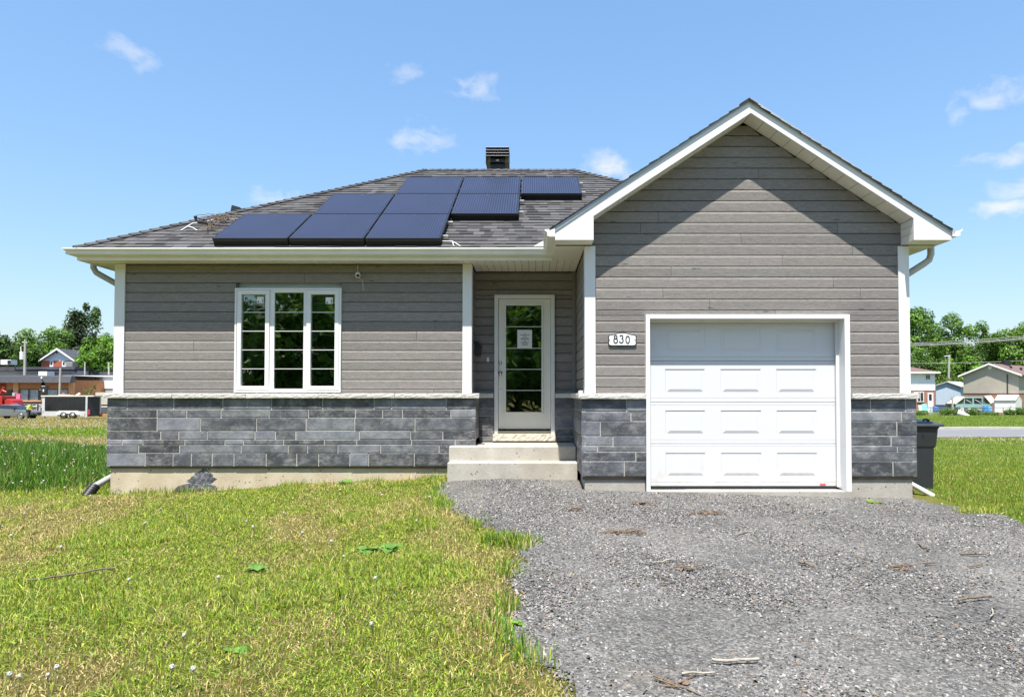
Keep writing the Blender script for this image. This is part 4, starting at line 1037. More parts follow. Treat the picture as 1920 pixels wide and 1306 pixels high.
# tall field grass on the left, mown field on the right
def field(n, ylo, yhi, side, f):
    y = ylo + (yhi - ylo) * NR.random(n) ** 1.5
    if side < 0: x = -(.30 + .58 * NR.random(n)) * y - .6 ; k = (x < SX0 - .15)
    else: x = (.36 + .50 * NR.random(n)) * y + .3; k = (x > GX1 + .02) & (y > 8.2) & ~((x < GX1 + .5) & (y < 8.7)) | (x > GX1 + .3); k &= ~inside(x, y) & ~((y > 25.0) & (y < 35.2))
    x, y = x[k], y[k]; n = len(x); return (x, y) + f(x, y, n)
def lf(x, y, n):
    w = n2(x, y, 51, .5); yb = y + 5 * (w - .5)
    tall = sm(9.6, 11.2, y + .3 * (x + 6)) * sm(25, 22, yb)
    c = pal(n, [.22, .42, .36], [(.19, .34, .035), (.10, .22, .025), (.055, .13, .018)])
    t = NR.random(n)
    dryb = np.maximum(sm(22, 25, yb) * sm(32, 29, yb), sm(41, 45, yb)); k = t < dryb * .75 + .06; c[k] = pal(k.sum(), [.6, .4], [STRAW, (.30, .23, .11)])
    k2 = (t >= dryb * .75 + .06) & (yb > 24); c[k2] = pal(k2.sum(), [.6, .4], [(.26, .36, .04), (.18, .29, .03)])
    k3 = y < 10.6; k3 &= (tall < .3); c[k3] = pal(k3.sum(), [.45, .35, .2], [LIME, GREEN, STRAW])
    h = .05 + .34 * tall * (.45 + .75 * n2(x, y, 52, 1.1)) + .10 * sm(24, 30, y)
    return h * NR.uniform(.6, 1.15, n), c, NR.uniform(.006, .013, n) * (.6 + y * .055)
x, y, h, c, w = field(165000, 9.2, 69, -1, lf); V4, C4 = blades(x, y, h, w, c, .4); o = big('tall_field_grass', V4, 3, C4, MT['grass']); o['kind'] = 'stuff'
def rf(x, y, n):
    c = pal(n, [.4, .42, .1, .08], [(.21, .31, .035), (.15, .26, .028), DK, STRAW]); row = n2(x * .15, y, 61, 3); k = row > .62; c[k] *= np.array([1.2, 1.08, 1.0])
    vv = (y > 22.5) & (y < 25) & (NR.random(n) < .4); c[vv] = pal(vv.sum(), [.6, .4], [STRAW, (.3, .23, .12)])
    return NR.uniform(.02, .055, n) * (1 + .8 * (y > 22)) , c, NR.uniform(.005, .010, n) * (.5 + y * .045)
x, y, h, c, w = field(240000, 7.0, 72, 1, rf); V5, C5 = blades(x, y, h, w, c, .6); o = big('mown_field_grass', V5, 3, C5, MT['grass']); o['kind'] = 'stuff'

# --- dandelions
wp = mk('dandelion_fluff', (.54, .52, .46), .95, .15, 60, .4, 90); stemm = mk('weed_stem', (.22, .20, .07), .8)
def dandelion_mesh(h):
    r = thing('dandelion', 'white dandelion seed head on a thin stalk in the front lawn', 'dandelion', (0, 0, 0), 'dandelion clocks in the front lawn')
    mb = MB(); mb.tube([(0, 0, 0), (.004, .003, h * .5), (0, .008, h)], .003, 5); mb.build('stalk', stemm, r, local=True)
    mb = MB(); c = Vector((0, .008, h + .016))
    for i in range(90):
        u = R.uniform(-1, 1); a = R.uniform(0, 6.28); s = math.sqrt(1 - u * u); dd = Vector((s * math.cos(a), s * math.sin(a), u)); e = dd.orthogonal().normalized(); g = dd.cross(e)
        p = c + dd * R.uniform(.009, .014); q = .0038
        mb.add([p + e * q, p + g * q, p - e * q, p - g * q], [(0, 1, 2, 3)])
    mb.lathe(c, [(.001, -.009), (.007, -.006), (.009, 0), (.007, .006), (.001, .009)], 10)
    mb.build('seed_head', wp, r, local=True); return r
pos = [(79,920),(206,961),(189,979),(68,982),(46,973),(185,993),(152,980),(301,960),(274,996),(118,1059),(28,1035),(464,985),(528,972),(480,1003),(239,1105),(409,1104),(564,1017),(629,1032),(630,939),(711,949),(809,952),(783,986),(704,1135),(343,1220),(96,1293),(34,1300),(33,1299),(318,1289),(90,1293),(286,928),(510,1021),(53,960),(640,1058),(703,1196),(372,1296),(7,995),(120,932),(149,932),(134,935),(170,951)]
d0 = dandelion_mesh(.10); d1_ = dandelion_mesh(.17)
first = [True, True]
for i, (px, py) in enumerate(pos):
    q = G(px, py + 8); t = 1 if py < 960 or px in (118, 704, 28) else 0; src = (d0, d1_)[t]
    o = src if first[t] else copy_tree(src); first[t] = False
    o.location = q; o.rotation_euler = (R.uniform(-.2, .2), R.uniform(-.2, .2), R.uniform(0, 6.28)); o.scale = [R.uniform(.8, 1.15)] * 3
# distant seed heads in the field as one mass
n = 620; y = 10.5 + 50 * NR.random(n) ** 1.3; x = -(.55 + .3 * NR.random(n)) * y; k = NR.random(n) < .25 + n2(x, y, 71, .8); x, y = x[k], y[k]; n = len(x)
yr = 20 + 5 * NR.random(90); xr = (.5 + .36 * NR.random(90)) * yr; x = np.concatenate([x, xr]); y = np.concatenate([y, yr]); n = len(x)
z = hgt(x, y) + np.where(x < 0, NR.uniform(.12, .42, n), .1); s = .012 + .00045 * y
dirs = np.array([[1, 0, 0], [0, 1, 0], [-1, 0, 0], [0, -1, 0], [0, 0, 1], [0, 0, -1.]])
tri = np.array([[0,1,4],[1,2,4],[2,3,4],[3,0,4],[1,0,5],[2,1,5],[3,2,5],[0,3,5]])
Pm = np.stack([x, y, z], 1)[:, None, :] + dirs[None] * s[:, None, None]
o = big('field_seed_heads', Pm[:, tri, :].reshape(-1, 3), 3, np.full((n * 24, 3), .46), MT['gravel']); o['kind'] = 'stuff'
# --- broadleaf weeds
def weed(px, py, r, k, lab, h=.05, col=(.12, .235, .045), cat='weed', name='broadleaf_weed'):
    q = G(px, py); V, C = [], []
    for i in range(k):
        a = R.uniform(0, 6.28); L = r * R.uniform(.55, 1.1); w = L * R.uniform(.28, .42); dd = Vector((math.cos(a), math.sin(a), R.uniform(.15, .7))).normalized(); sd_ = Vector((-math.sin(a), math.cos(a), R.uniform(-.2, .2)))
        b0 = q + dd * L * .15; c = np.array(col) * R.uniform(.7, 1.35)
        pts_ = [b0, b0 + dd * L * .35 + sd_ * w, b0 + dd * L * .75 + sd_ * w * .8 - Vector((0, 0, .01)), b0 + dd * L - Vector((0, 0, .03 * L / .1)), b0 + dd * L * .75 - sd_ * w * .8 - Vector((0, 0, .01)), b0 + dd * L * .35 - sd_ * w]
        mid = b0 + dd * L * .5 + Vector((0, 0, .006))
        for j in range(6): V += [pts_[j], pts_[(j+1) % 6], mid]; C += [c] * 3
    o = big(name, np.array([tuple(v) for v in V]), 3, np.array(C), MT['leaf'], origin=tuple(q)); tag(o, lab, cat)
weed(690, 1032, .13, 12, 'low broad leaved weed in the lawn, left one of the pair near the driveway')
weed(735, 1030, .14, 13, "low broad leaved weed with larger leaves, right one of the pair near the driveway")
weed(487, 1068, .11, 18, 'spreading dark green weed in the middle of the lawn')
weed(440, 1222, .09, 9, 'small bright green weed near the bottom of the lawn', col=(.12, .26, .04))
weed(650, 908, .16, 18, 'leafy weed growing against the left wing foundation', col=(.11, .22, .035))
weed(1640, 944, .10, 7, 'small yellowing weed sprouting from the gravel by the garage corner', col=(.16, .22, .04))
weed(835, 945, .12, 16, 'green weed clump at the corner of lawn and driveway', col=(.13, .27, .03))
weed(955, 1170, .10, 14, 'small weed patch in the gravel at the lawn edge', col=(.13, .25, .03))
for px, lab in ((1815, 'left grass tuft growing in the gravel at the right edge of the driveway'), (1850, 'right grass tuft growing in the gravel at the right edge of the driveway')):
    q = G(px, 963); n = 160; V, C = blades(q.x + NR.normal(0, .07, n), q.y + NR.normal(0, .05, n), NR.uniform(.04, .11, n), NR.uniform(.006, .01, n), pal(n, [.4, .4, .2], [LIME, GREEN, STRAW]), .6)
    tag(big('grass_tuft', V, 3, C, MT['grass'], origin=tuple(q)), lab, 'grass tuft')
# --- twigs on the driveway and lawn
tw = [([(1332, 1250), (1365, 1252), (1423, 1248)], .008, 1, 'long pale stick lying near the bottom centre of the driveway'), ([(1497, 1061), (1510, 1064), (1525, 1072)], .011, 0, 'short thick brown stick lying mid driveway'),
      ([(1800, 1045), (1848, 1046)], .009, 0, 'straight brown stick lying at the right side of the driveway'), ([(1815, 1070), (1842, 1066)], .007, 0, 'small brown stick just below the straight stick at right'),
      ([(1730, 1065), (1752, 1062)], .007, 0, 'tiny brown stick right of the driveway centre'), ([(1722, 1022), (1730, 1032), (1742, 1037)], .006, 0, 'curved grey twig lying right of the driveway centre'),
      ([(1796, 1135), (1815, 1131), (1858, 1127)], .008, 0, 'splintered orange brown twig near the right edge of the driveway'), ([(1216, 1061), (1240, 1060), (1262, 1056)], .006, 1, 'thin pale forked twig near the driveway centre'),
      ([(1228, 1081), (1248, 1093)], .005, 0, 'thin dark twig slanting below the pale forked twig'), ([(1040, 967), (1046, 961), (1058, 958)], .005, 1, 'thin curved pale twig in front of the steps'),
      ([(1280, 1275), (1340, 1273)], .006, 1, 'thin pale stick at the bottom edge of the driveway'), ([(1380, 1010), (1390, 1003), (1415, 1003), (1417, 998)], .005, 1, 'looped pale grass stalk in front of the garage door'),
      ([(50, 1098), (120, 1087), (215, 1073)], .009, 0, 'long dry stick lying in the front lawn'), ([(1857, 1166), (1862, 1160), (1860, 1150)], .005, 1, 'small white curved twig near the right edge')]
for pts_, r_, pale, lab in tw:
    q = [G(*p) + Vector((0, 0, .03 + r_)) for p in pts_]
    mb = MB(); pp = []
    for a, b_ in zip(q[:-1], q[1:]):
        for t in (0, .33, .66): pp.append(a.lerp(b_, t) + Vector((R.gauss(0, .004), R.gauss(0, .004), R.gauss(0, .003))))
    pp.append(q[-1]); mb.tube(pp, [r_ * R.uniform(.75, 1.15) for _ in pp], 6)
    if r_ > .0075: m_ = pp[len(pp)//2]; mb.tube([m_, m_ + Vector((R.uniform(-.06, .06), R.uniform(-.04, .04), .015))], [r_ * .6, r_ * .3], 5)
    tag(mb.build('twig', MT['pale_twig'] if pale else MT['twig']), lab, 'twig')
def debris(px, py, w, k, lab, m='twig'):
    q = G(px, py) + Vector((0, 0, .02)); mb = MB()
    for i in range(k):
        a = R.choice((R.gauss(0, .5), R.uniform(0, 3.14))); L = R.uniform(.04, .14); p = q + Vector((R.gauss(0, w), R.gauss(0, w * .35), R.uniform(0, .025)))
        mb.tube([p, p + Vector((math.cos(a), math.sin(a), R.uniform(-.1, .25))) * L], [.005, .003], 4)
    for i in range(k // 2):
        p = q + Vector((R.gauss(0, w * .7), R.gauss(0, w * .3), R.uniform(0, .02))); e = Vector((R.uniform(-1, 1), R.uniform(-1, 1), R.uniform(-.4, .4))).normalized() * .025; f = e.orthogonal().normalized() * .014
        mb.add([p - e, p + f, p + e, p - f], [(0, 1, 2, 3)])
    tag(mb.build('leaf_litter', MT[m]), lab, 'leaf litter')
debris(1165, 1003, .11, 26, 'largest clump of dry twigs and leaves on the driveway below the garage corner')
debris(1320, 966, .09, 22, 'flat brown clump of dead leaves in front of the garage door')
debris(1203, 948, .07, 16, 'small dark twig clump close to the garage door')
debris(1075, 959, .05, 8, 'tiny leaf clump in front of the steps')
debris(1278, 1071, .05, 8, 'small brown leaf clump at the driveway centre')
debris(1685, 1071, .05, 10, 'small brown leaf scrap right of the driveway centre')
debris(1255, 1290, .05, 8, 'reddish dead leaves at the bottom edge of the driveway')
# ================================================================== BACKGROUND
def PB(mb, px0, py0, px1, py1, Y, dep, m=0):
    a, b = P(px0, py1, Y), P(px1, py0, Y); mb.box(a.x, b.x, Y, Y + dep, a.z, b.z, m=m); return mb
def gp(px, Y):
    q = P(px, 740, Y); return Vector((q.x, Y, gz(q.x, Y)))
# ---- trees
def tree(name, label, px, Y, top, wpx, kind, cols, n=5200, leaf=.42, trunk=True, group=None, low=.22, at=None, h=None, r=None):
    if at: base = Vector((at[0], at[1], gz(*at))); H = h; Rr = r
    else:
        base = gp(px, Y); H = P(px, top, Y).z - base.z; Rr = wpx / 2 / F * Y
    root = thing(name, label, 'tree', tuple(base), group)
    mb = MB(); tr_ = max(.12, H * .022)
    path = [base + Vector((R.uniform(-.15, .15) * t, R.uniform(-.15, .15) * t, H * t * .8)) for t in (0, .15, .35, .6, .85, 1)]
    path[0] = base - Vector((0, 0, .3)); mb.tube(path, [tr_ * q for q in (1.25, 1, .85, .6, .3, .1)], 8)
    if kind == 'round':
        for i in range(9):
            a = R.uniform(0, 6.28); s = path[1].lerp(path[4], R.uniform(.1, .9)); e = s + Vector((math.cos(a), math.sin(a), R.uniform(.4, 1.1))) * Rr * R.uniform(.5, .8)
            mb.tube([s, s.lerp(e, .5) + Vector((0, 0, .1)), e], [tr_ * .4, tr_ * .25, tr_ * .08], 5)
    mb.build('trunk', MT['bark'], root)
    V, N_ = [], []
    n = int(n * (1.7 if not at else 1.6)); rng = np.random.default_rng(R.randint(0, 10 ** 6))
    if kind == 'round':
        K = 70; cen = []
        while len(cen) < K:
            p = rng.uniform(-1, 1, 3)
            l = np.linalg.norm(p)
            if l < 1 and (l > .45 or rng.random() < .3): cen.append(p)
        cen = np.array(cen) * np.array([Rr * .86, Rr * .8, H * (1 - low) / 2 * .88]) + np.array([0, 0, H * (low + (1 - low) / 2)])
        cr = Rr * rng.uniform(.17, .34, K); ci = rng.choice(K, n, p=cr ** 2 / (cr ** 2).sum())
        d = rng.normal(size=(n, 3)); d /= np.linalg.norm(d, axis=1)[:, None]; d[:, 2] = np.abs(d[:, 2]) * np.where(rng.random(n) < .75, 1, -1)
        rr = rng.uniform(.55, 1.12, n) ** .7
        pos_ = cen[ci] + d * (cr[ci] * rr)[:, None]; ns = d + rng.normal(0, .55, (n, 3)) + np.array([0, 0, .35]); tone = rng.uniform(.5, 1.35, K)[ci]
    elif kind == 'spruce':
        lev = rng.random(n) ** 1.35; ang = rng.integers(0, 9, n) * .698 + np.floor(lev * 16) * 1.3 + rng.normal(0, .16, n); fr = rng.random(n) ** .6
        zz_ = H * (low * .5 + (1 - low * .5) * (np.floor(lev * 16) / 16 + .03 * rng.normal(size=n) * .5)); rad_ = Rr * np.clip(1 - zz_ / H, .01, 1) ** .7 * fr * rng.uniform(.8, 1.1, n) * (.55 + .75 * np.abs(np.sin(np.floor(lev * 16) * 7.3 + np.round(ang * 1.43) * 3.1))) + .05
        pos_ = np.stack([np.cos(ang) * rad_, np.sin(ang) * rad_, zz_ - .10 * rad_ + rng.normal(0, .12, n)], 1); ns = np.stack([np.cos(ang) * .4, np.sin(ang) * .4, np.ones(n)], 1) + rng.normal(0, .5, (n, 3)); tone = rng.uniform(.7, 1.2, n)
    else:                      # open, airy crown of upright sprays
        K = 50; cen = np.stack([rng.normal(0, Rr * .62, K), rng.normal(0, Rr * .5, K), H * rng.uniform(.2, .97, K)], 1); cen[:, :2] *= (1.15 - cen[:, 2:3] / H) * 1.5
        cr = Rr * rng.uniform(.12, .26, K); ci = rng.integers(0, K, n); d = rng.normal(size=(n, 3)); d /= np.linalg.norm(d, axis=1)[:, None]; d[:, 2] *= 1.7
        pos_ = cen[ci] + d * (cr[ci] * rng.random(n) ** .5)[:, None]; ns = d + rng.normal(0, .6, (n, 3)) + np.array([0, 0, .3]); tone = rng.uniform(.7, 1.2, K)[ci]
    ns /= np.linalg.norm(ns, axis=1)[:, None]; t1 = np.cross(ns, rng.normal(size=(n, 3))); t1 /= np.linalg.norm(t1, axis=1)[:, None]; t2 = np.cross(ns, t1)
    s = leaf * rng.uniform(.5, 1.15, n)[:, None]
    q = np.stack([pos_ - t1 * s * .5, pos_ - t2 * s * .32, pos_ + t1 * s * .5, pos_ + t2 * s * .32], 1).reshape(-1, 3) + np.array(base)
    cc_ = np.array(cols)[rng.integers(0, len(cols), n)] * (tone * rng.uniform(.8, 1.2, n))[:, None]
    big('crown', q, 4, np.repeat(cc_, 4, 0), MT['leaf'], root, origin=tuple(base)); return root
MAPLE = [(.10, .20, .026), (.06, .135, .02), (.14, .25, .03)]
BRIGHT = [(.14, .28, .03), (.11, .22, .025), (.17, .32, .04)]
DARKG = [(.045, .09, .022), (.035, .075, .02), (.06, .11, .025)]
CON = [(.045, .075, .03), (.055, .08, .035), (.035, .06, .025)]
AIRY = [(.06, .12, .035), (.05, .10, .03), (.08, .14, .04)]
tree('maple_tree', 'dark leafy tree at the far left edge beyond the shop roof', -8, 108, 616, 86, 'round', DARKG + MAPLE[:1])
tree('maple_tree', 'broad round maple between the utility pole and the brick gabled house', 82, 106, 605, 106, 'round', MAPLE, 7500)
tree('spruce_tree', 'dark sparse spruce behind the brick gabled house', 141, 116, 578, 124, 'spruce', CON, 6500, .5)
tree('poplar_tree', 'tallest airy tree with open sprays right of the spruce', 171, 120, 570, 100, 'airy', AIRY, 6500, .5)
tree('maple_tree', 'bright green rounded maple next to the house corner board', 190, 100, 624, 82, 'round', BRIGHT, 7500)
tree('maple_tree', 'dark low tree behind the brick gabled house', 140, 125, 645, 130, 'round', DARKG, 4500, .4)
tree('maple_tree', 'dark tree in the gap behind the transformer pole', 30, 125, 640, 90, 'round', DARKG, 4000, .4)
tree('maple_tree', 'tall leafy tree rising beside the garage corner board', 1722, 112, 577, 110, 'round', MAPLE + BRIGHT[:1], 8500, low=.1)
tree('poplar_tree', 'tall tree with ragged top right of the tree beside the garage', 1790, 118, 588, 100, 'round', MAPLE, 8000, low=.1)
tree('poplar_tree', 'thin topped tree in the dip of the tree line', 1838, 122, 608, 76, 'airy', MAPLE, 4200, .4)
tree('maple_tree', 'big rounded tree at the right edge above the beige house', 1905, 110, 603, 120, 'round', MAPLE + [(.16, .24, .04)], 9000, low=.12)
tree('bushy_tree', 'light green bushy tree behind the blue grey shed', 1812, 106, 650, 60, 'round', BRIGHT, 4500, low=.05)
tree('bushy_tree', 'low bushy tree behind the white and brick house', 1740, 104, 652, 90, 'round', MAPLE, 5000, low=.05)
tree('bushy_tree', 'low bushy tree behind the roof of the beige house', 1868, 120, 640, 100, 'round', DARKG + MAPLE, 5000, .4, low=.05)
for i, (x, y, h, r, c) in enumerate(((-15, -24, 10, 5, MAPLE), (-6.5, -27, 11.5, 5.5, DARKG), (2, -24, 9, 4.6, MAPLE), (-26, -26, 11, 6, MAPLE), (11, -26, 11, 5.5, MAPLE), (-10.5, -34, 15, 6.5, MAPLE), (-1.5, -36, 16, 7, DARKG), (6.5, -34, 15, 6.5, MAPLE))):
    tree('maple_tree', 'leafy tree across the street, seen only as a green reflection in the window glass', 0, 0, 0, 0, 'round', [tuple(v * 1.3 for v in q) for q in c], 3600, .8, group='trees mirrored in the window glass', at=(x, y), h=h, r=r, low=.05)
def hedge(label, px0, px1, top, Y, dep, cols, name='hedge', n=2600, leaf=.3, cat='hedge'):
    a, b = gp(px0, Y), gp(px1, Y); H = P(px0, top, Y).z - a.z
    rng = np.random.default_rng(R.randint(0, 10 ** 6)); x = rng.uniform(a.x, b.x, n); yv = Y + dep * rng.random(n); z = a.z + H * rng.random(n) ** .6 * (.8 + .25 * n2(x, yv, 77, 1.2))
    p = np.stack([x, yv, z], 1); ns = rng.normal(size=(n, 3)) + np.array([0, -.6, .6]); ns /= np.linalg.norm(ns, axis=1)[:, None]; t1 = np.cross(ns, rng.normal(size=(n, 3))); t1 /= np.linalg.norm(t1, axis=1)[:, None]; t2 = np.cross(ns, t1); s = leaf * rng.uniform(.5, 1.2, n)[:, None]
    q = np.stack([p - t1*s*.5, p - t2*s*.35, p + t1*s*.5, p + t2*s*.35], 1).reshape(-1, 3); cc_ = np.array(cols)[rng.integers(0, len(cols), n)] * rng.uniform(.75, 1.25, (n, 1))
    return tag(big(name, q, 4, np.repeat(cc_, 4, 0), MT['leaf'], origin=((a.x + b.x) / 2, Y, a.z)), label, cat)
hedge('clipped yellow green hedge between the white brick house and the beige house', 1748, 1816, 704, 98, 2, [(.13, .19, .035), (.17, .2, .05), (.09, .14, .03)])

# the wood that closes the view behind the house, one mass
fw_ = 26000; x = NR.uniform(-62, 62, fw_); yv = 132 + 6 * NR.random(fw_); top_ = 7.5 + 5 * n2(x, yv * 0, 91, .22) + 2.5 * n2(x, yv * 0, 92, .9)
z = -1.3 + top_ * NR.random(fw_) ** .6; k = (x > -.58 * yv + 2) & (x < .50 * yv); x, yv, z = x[k], yv[k], z[k]; n_ = len(x)
p = np.stack([x, yv, z], 1); ns = NR.normal(size=(n_, 3)) + np.array([0, -.6, .6]); ns /= np.linalg.norm(ns, axis=1)[:, None]; t1 = np.cross(ns, NR.normal(size=(n_, 3))); t1 /= np.linalg.norm(t1, axis=1)[:, None]; t2 = np.cross(ns, t1); s = .8 * NR.uniform(.5, 1.2, n_)[:, None]
q = np.stack([p - t1*s*.5, p - t2*s*.35, p + t1*s*.5, p + t2*s*.35], 1).reshape(-1, 3); cc_ = np.array(MAPLE + DARKG)[NR.integers(0, 6, n_)] * NR.uniform(.7, 1.3, (n_, 1))
o = big('distant_wood', q, 4, np.repeat(cc_, 4, 0), MT['leaf'], origin=(0, 132, -1.3)); o['kind'] = 'stuff'
# ---- materials for far things
brick = mk('orange_brick', (.40, .17, .07), .85, .15, 3, .2, 30); redbrick = mk('red_brick', (.34, .09, .05), .85, .2, 3); palebrick = mk('pale_orange_brick', (.58, .30, .15), .85, .1, 3)
pinkbrick = mk('rose_brick', (.30, .15, .11), .85, .2, 3)
mans = mk('charcoal_mansard_metal', (.045, .047, .055), .5, .2, 4); darkroof = mk('dark_flat_roof', (.05, .052, .062), .8, .3, 1.5); greywall = mk('grey_render', (.36, .36, .36), .85, .12, 2); whitewall = mk('white_render', (.78, .78, .80), .7, .04, 1)
glassd = mk('far_window_glass', (.03, .035, .04), .08, .2, 2); curt = mk('far_curtained_glass', (.30, .36, .38), .15, .45, 4, stretch=(6, 1, .5)); wood = mk('grey_pole_wood', (.34, .32, .28), .85, .2, 6); whitem = MT['white']; browntile = mk('brown_shingle_roof', (.135, .085, .075), .9, .2, 4)
beige = mk('beige_siding', (.36, .32, .26), .7, .06, 2); bluew = mk('blue_grey_siding', (.40, .48, .58), .6, .05, 2)

# ---- orange brick shop
YB = 84
sh = thing('brick_shop', 'low orange brick shop with charcoal mansard fascia and curtained windows behind the trailer', 'shop', tuple(gp(60, YB)))
mb = MB(); a = P(-90, 768, YB); b = P(137, 712, YB); zb_ = gz(a.x, YB) - .3
for x0, x1 in ((-90, -40), (-12, 12),): pass
for (x0, y0, x1, y1) in ((12, 717, 138, 730), (36, 755, 77, 800), (76, 717, 84, 800), (84, 754, 128, 800)): PB(mb, x0, y0, x1, y1, YB, .3)
a = P(138, 720, YB); PB(mb, 137, 712, 138.5, 800, YB + .02, 8)
mb.build('wall', brick, sh)
mb = MB()
q0, q1 = P(138.5, 709, YB), P(154, 711, YB + 9); mb.prism([(q0.x, YB + .05, zb_), (q1.x, YB + 9, zb_), (q1.x, YB + 9, q1.z), (q0.x, YB + .05, q0.z)], (-.3, .1, 0)); mb.build('side_wall', mk('brown_brick_side', (.30, .15, .06), .85, .25, 2), sh)
for x0 in (23, 127): mb = MB(); PB(mb, x0, 717, x0 + 11, 800, YB - .15, .3); mb.build('pillar', palebrick, sh)
mb = MB(); PB(mb, -90, 717, 23, 800, YB + 1.6, .2); mb.build('recess_wall', redbrick, sh)
for x0, x1 in ((36, 53), (54.5, 72), (86, 108), (110, 127)):
    mb = MB(); PB(mb, x0, 729, x1, 750, YB + .15, .05); w_ = mb.build('window', curt, sh)
    mb = MB(); PB(mb, x0, 728.5, x1, 729.5, YB - .02, .1); PB(mb, x0 - .5, 728.5, x0, 750, YB - .02, .1); PB(mb, x1, 728.5, x1 + .5, 750, YB - .02, .1); mb.build('frame', MT['blackmetal'], w_)
mb = MB(); PB(mb, 36, 750, 77, 752.5, YB - .12, .3); mb.build('sill', palebrick, sh)
mb = MB(); PB(mb, 8, 727, 22, 760, YB + 1.4, .1); mb.build('door', mk('dark_green_door', (.03, .06, .045), .3), sh)
mb = MB(); z0, z1 = P(0, 717, YB).z, P(0, 704, YB).z; xa, xb = P(-90, 710, YB).x, P(138.5, 710, YB).x
for i in range(9):
    za_, zc_ = z0 + (z1 - z0) * i / 9, z0 + (z1 - z0) * (i + 1) / 9; f0, f1 = -.75 + .35 * i / 9, -.75 + .35 * (i + 1) / 9 + .04
    mb.prism([(xa, YB + f0, za_), (xa, YB + f1, zc_), (xa, YB + .3, zc_), (xa, YB + .3, za_)], (xb - xa, 0, 0))
mb.build('mansard_fascia', mans, sh)
mb = MB(); PB(mb, -90, 704, 138, 705, YB + .3, 10); mb.build('flat_roof', darkroof, sh)
mb = MB(); PB(mb, -90, 757, 76, 760.5, YB - 1.5, .3); PB(mb, 76, 757, 128, 764, YB - 1.5, .3); PB(mb, -90, 760.5, 76, 800, YB - 1.45, .2); mb.build('plinth', greywall, sh)
# ---- far flat-roofed block and white warehouse
bl_ = thing('flat_roofed_block', 'long flat roofed block with dark roofing behind the brick shop', 'building', tuple(gp(60, 95)))
mb = MB(); PB(mb, -90, 694, 140, 760, 95, 8); mb.build('wall', greywall, bl_)
mb = MB(); PB(mb, -90, 687.5, 28, 694.2, 94.6, 9); PB(mb, 29, 687.2, 140, 692.6, 94.6, 9); PB(mb, 29, 694, 140, 698, 94.7, .5); mb.build('roof', darkroof, bl_)
mb = MB(); PB(mb, 72, 696, 88, 704, 93, 1.5); mb.build('rooftop_unit', whitewall, bl_)
wh = thing('white_warehouse', 'white flat roofed warehouse with two tiny dark openings right of the brick shop', 'building', tuple(gp(180, 90)))
mb = MB(); PB(mb, 120, 706, 330, 728, 90, 12); mb.build('upper_wall', whitewall, wh)
mb = MB(); PB(mb, 120, 728, 330, 780, 90.1, 12); mb.build('lower_wall', greywall, wh)
mb = MB(); PB(mb, 118, 703.5, 330, 706, 89.8, 12.4); mb.build('parapet', whitem, wh)
mb = MB(); PB(mb, 132, 687, 330, 697, 99, 9); PB(mb, 126, 696.5, 330, 703, 98, .5); mb.build('roof', darkroof, wh)
for x0 in (178.3, 182.6):
    mb = MB(); PB(mb, x0, 708.5, x0 + 2.6, 711, 89.95, .1); mb.build('vent_opening', MT['black'], wh)
mb = MB(); PB(mb, 173, 735, 330, 742, 88, 1.5); PB(mb, 173, 742, 330, 758, 87.5, .4); tag(mb.build('retaining_wall', mk('pale_concrete_wall', (.46, .43, .38), .9, .15, 2)), 'pale concrete retaining wall below the white warehouse', 'wall')
def boxunit(px0, py0, px1, py1, Y, label, fan=True):
    r = thing('rooftop_unit', label, 'rooftop unit', tuple(P((px0 + px1) / 2, py1, Y)))
    mb = MB(); PB(mb, px0, py0, px1, py1, Y, 1.2); mb.build('casing', whitewall if fan else greywall, r)
    mb = MB(); 
    if fan: PB(mb, px0 + (px1 - px0) * .65, py0 + 1.2, px1 - .8, py1 - 1, Y - .06, .1)
    else: PB(mb, px0 + 1, py0 + 1, px1 - 1, py1 - 1, Y - .06, .1)
    mb.build('grille', MT['black'] if fan else mk('grille_grey', (.2, .2, .2), .6), r)
boxunit(1, 674, 20.5, 683, 97, 'white rooftop air unit at the far left on the flat roof')
boxunit(124, 678, 136, 688, 97, 'grey framed box on the roof in front of the brick gabled house', False)
# ---- brick house with gable
YH = 103
bh = thing('gabled_brick_house', 'red brick house with pale blue gable seen above the flat roofs', 'house', tuple(gp(106, YH)))
mb = MB(); PB(mb, 76, 676, 136, 760, YH, 8); mb.build('wall', redbrick, bh)
mb = MB(); mb.prism([P(76, 676, YH), P(136, 676, YH), P(106, 656, YH)], (0, .2, 0)); mb.build('gable', mk('pale_blue_siding', (.55, .60, .66), .6), bh)
mb = MB()
for e in (72, 139): mb.prism([P(106, 652.5, YH - .5), P(e, 675.5, YH - .5), P(e, 677.5, YH - .5), P(106, 655.5, YH - .5)], (0, 8.5, 0))
rf_ = mb.build('roof', darkroof, bh)
for e in (72, 139):
    mb = MB(); mb.prism([P(106, 652, YH - .6), P(e, 675.2, YH - .6), P(e, 677.8, YH - .6), P(106, 655.8, YH - .6)], (0, .09, 0)); mb.build('rake_board', whitem, bh)
mb = MB(); mb.prism([P(132, 671, YH + 4), P(152, 679, YH + 4), P(152, 700, YH + 4), P(132, 700, YH + 4)], (0, 4, 0)); mb.build('side_wing', greywall, bh)
mb = MB(); PB(mb, 105, 659.5, 107.5, 662, YH - .05, .1); mb.build('gable_vent', MT['black'], bh)
for x0 in (93, 116):
    mb = MB(); PB(mb, x0, 676.5, x0 + 7, 688, YH - .08, .1); w_ = mb.build('window', whitem, bh); mb = MB(); PB(mb, x0 + 1.7, 678, x0 + 5.2, 684, YH - .1, .05); mb.build('pane', glassd, w_)
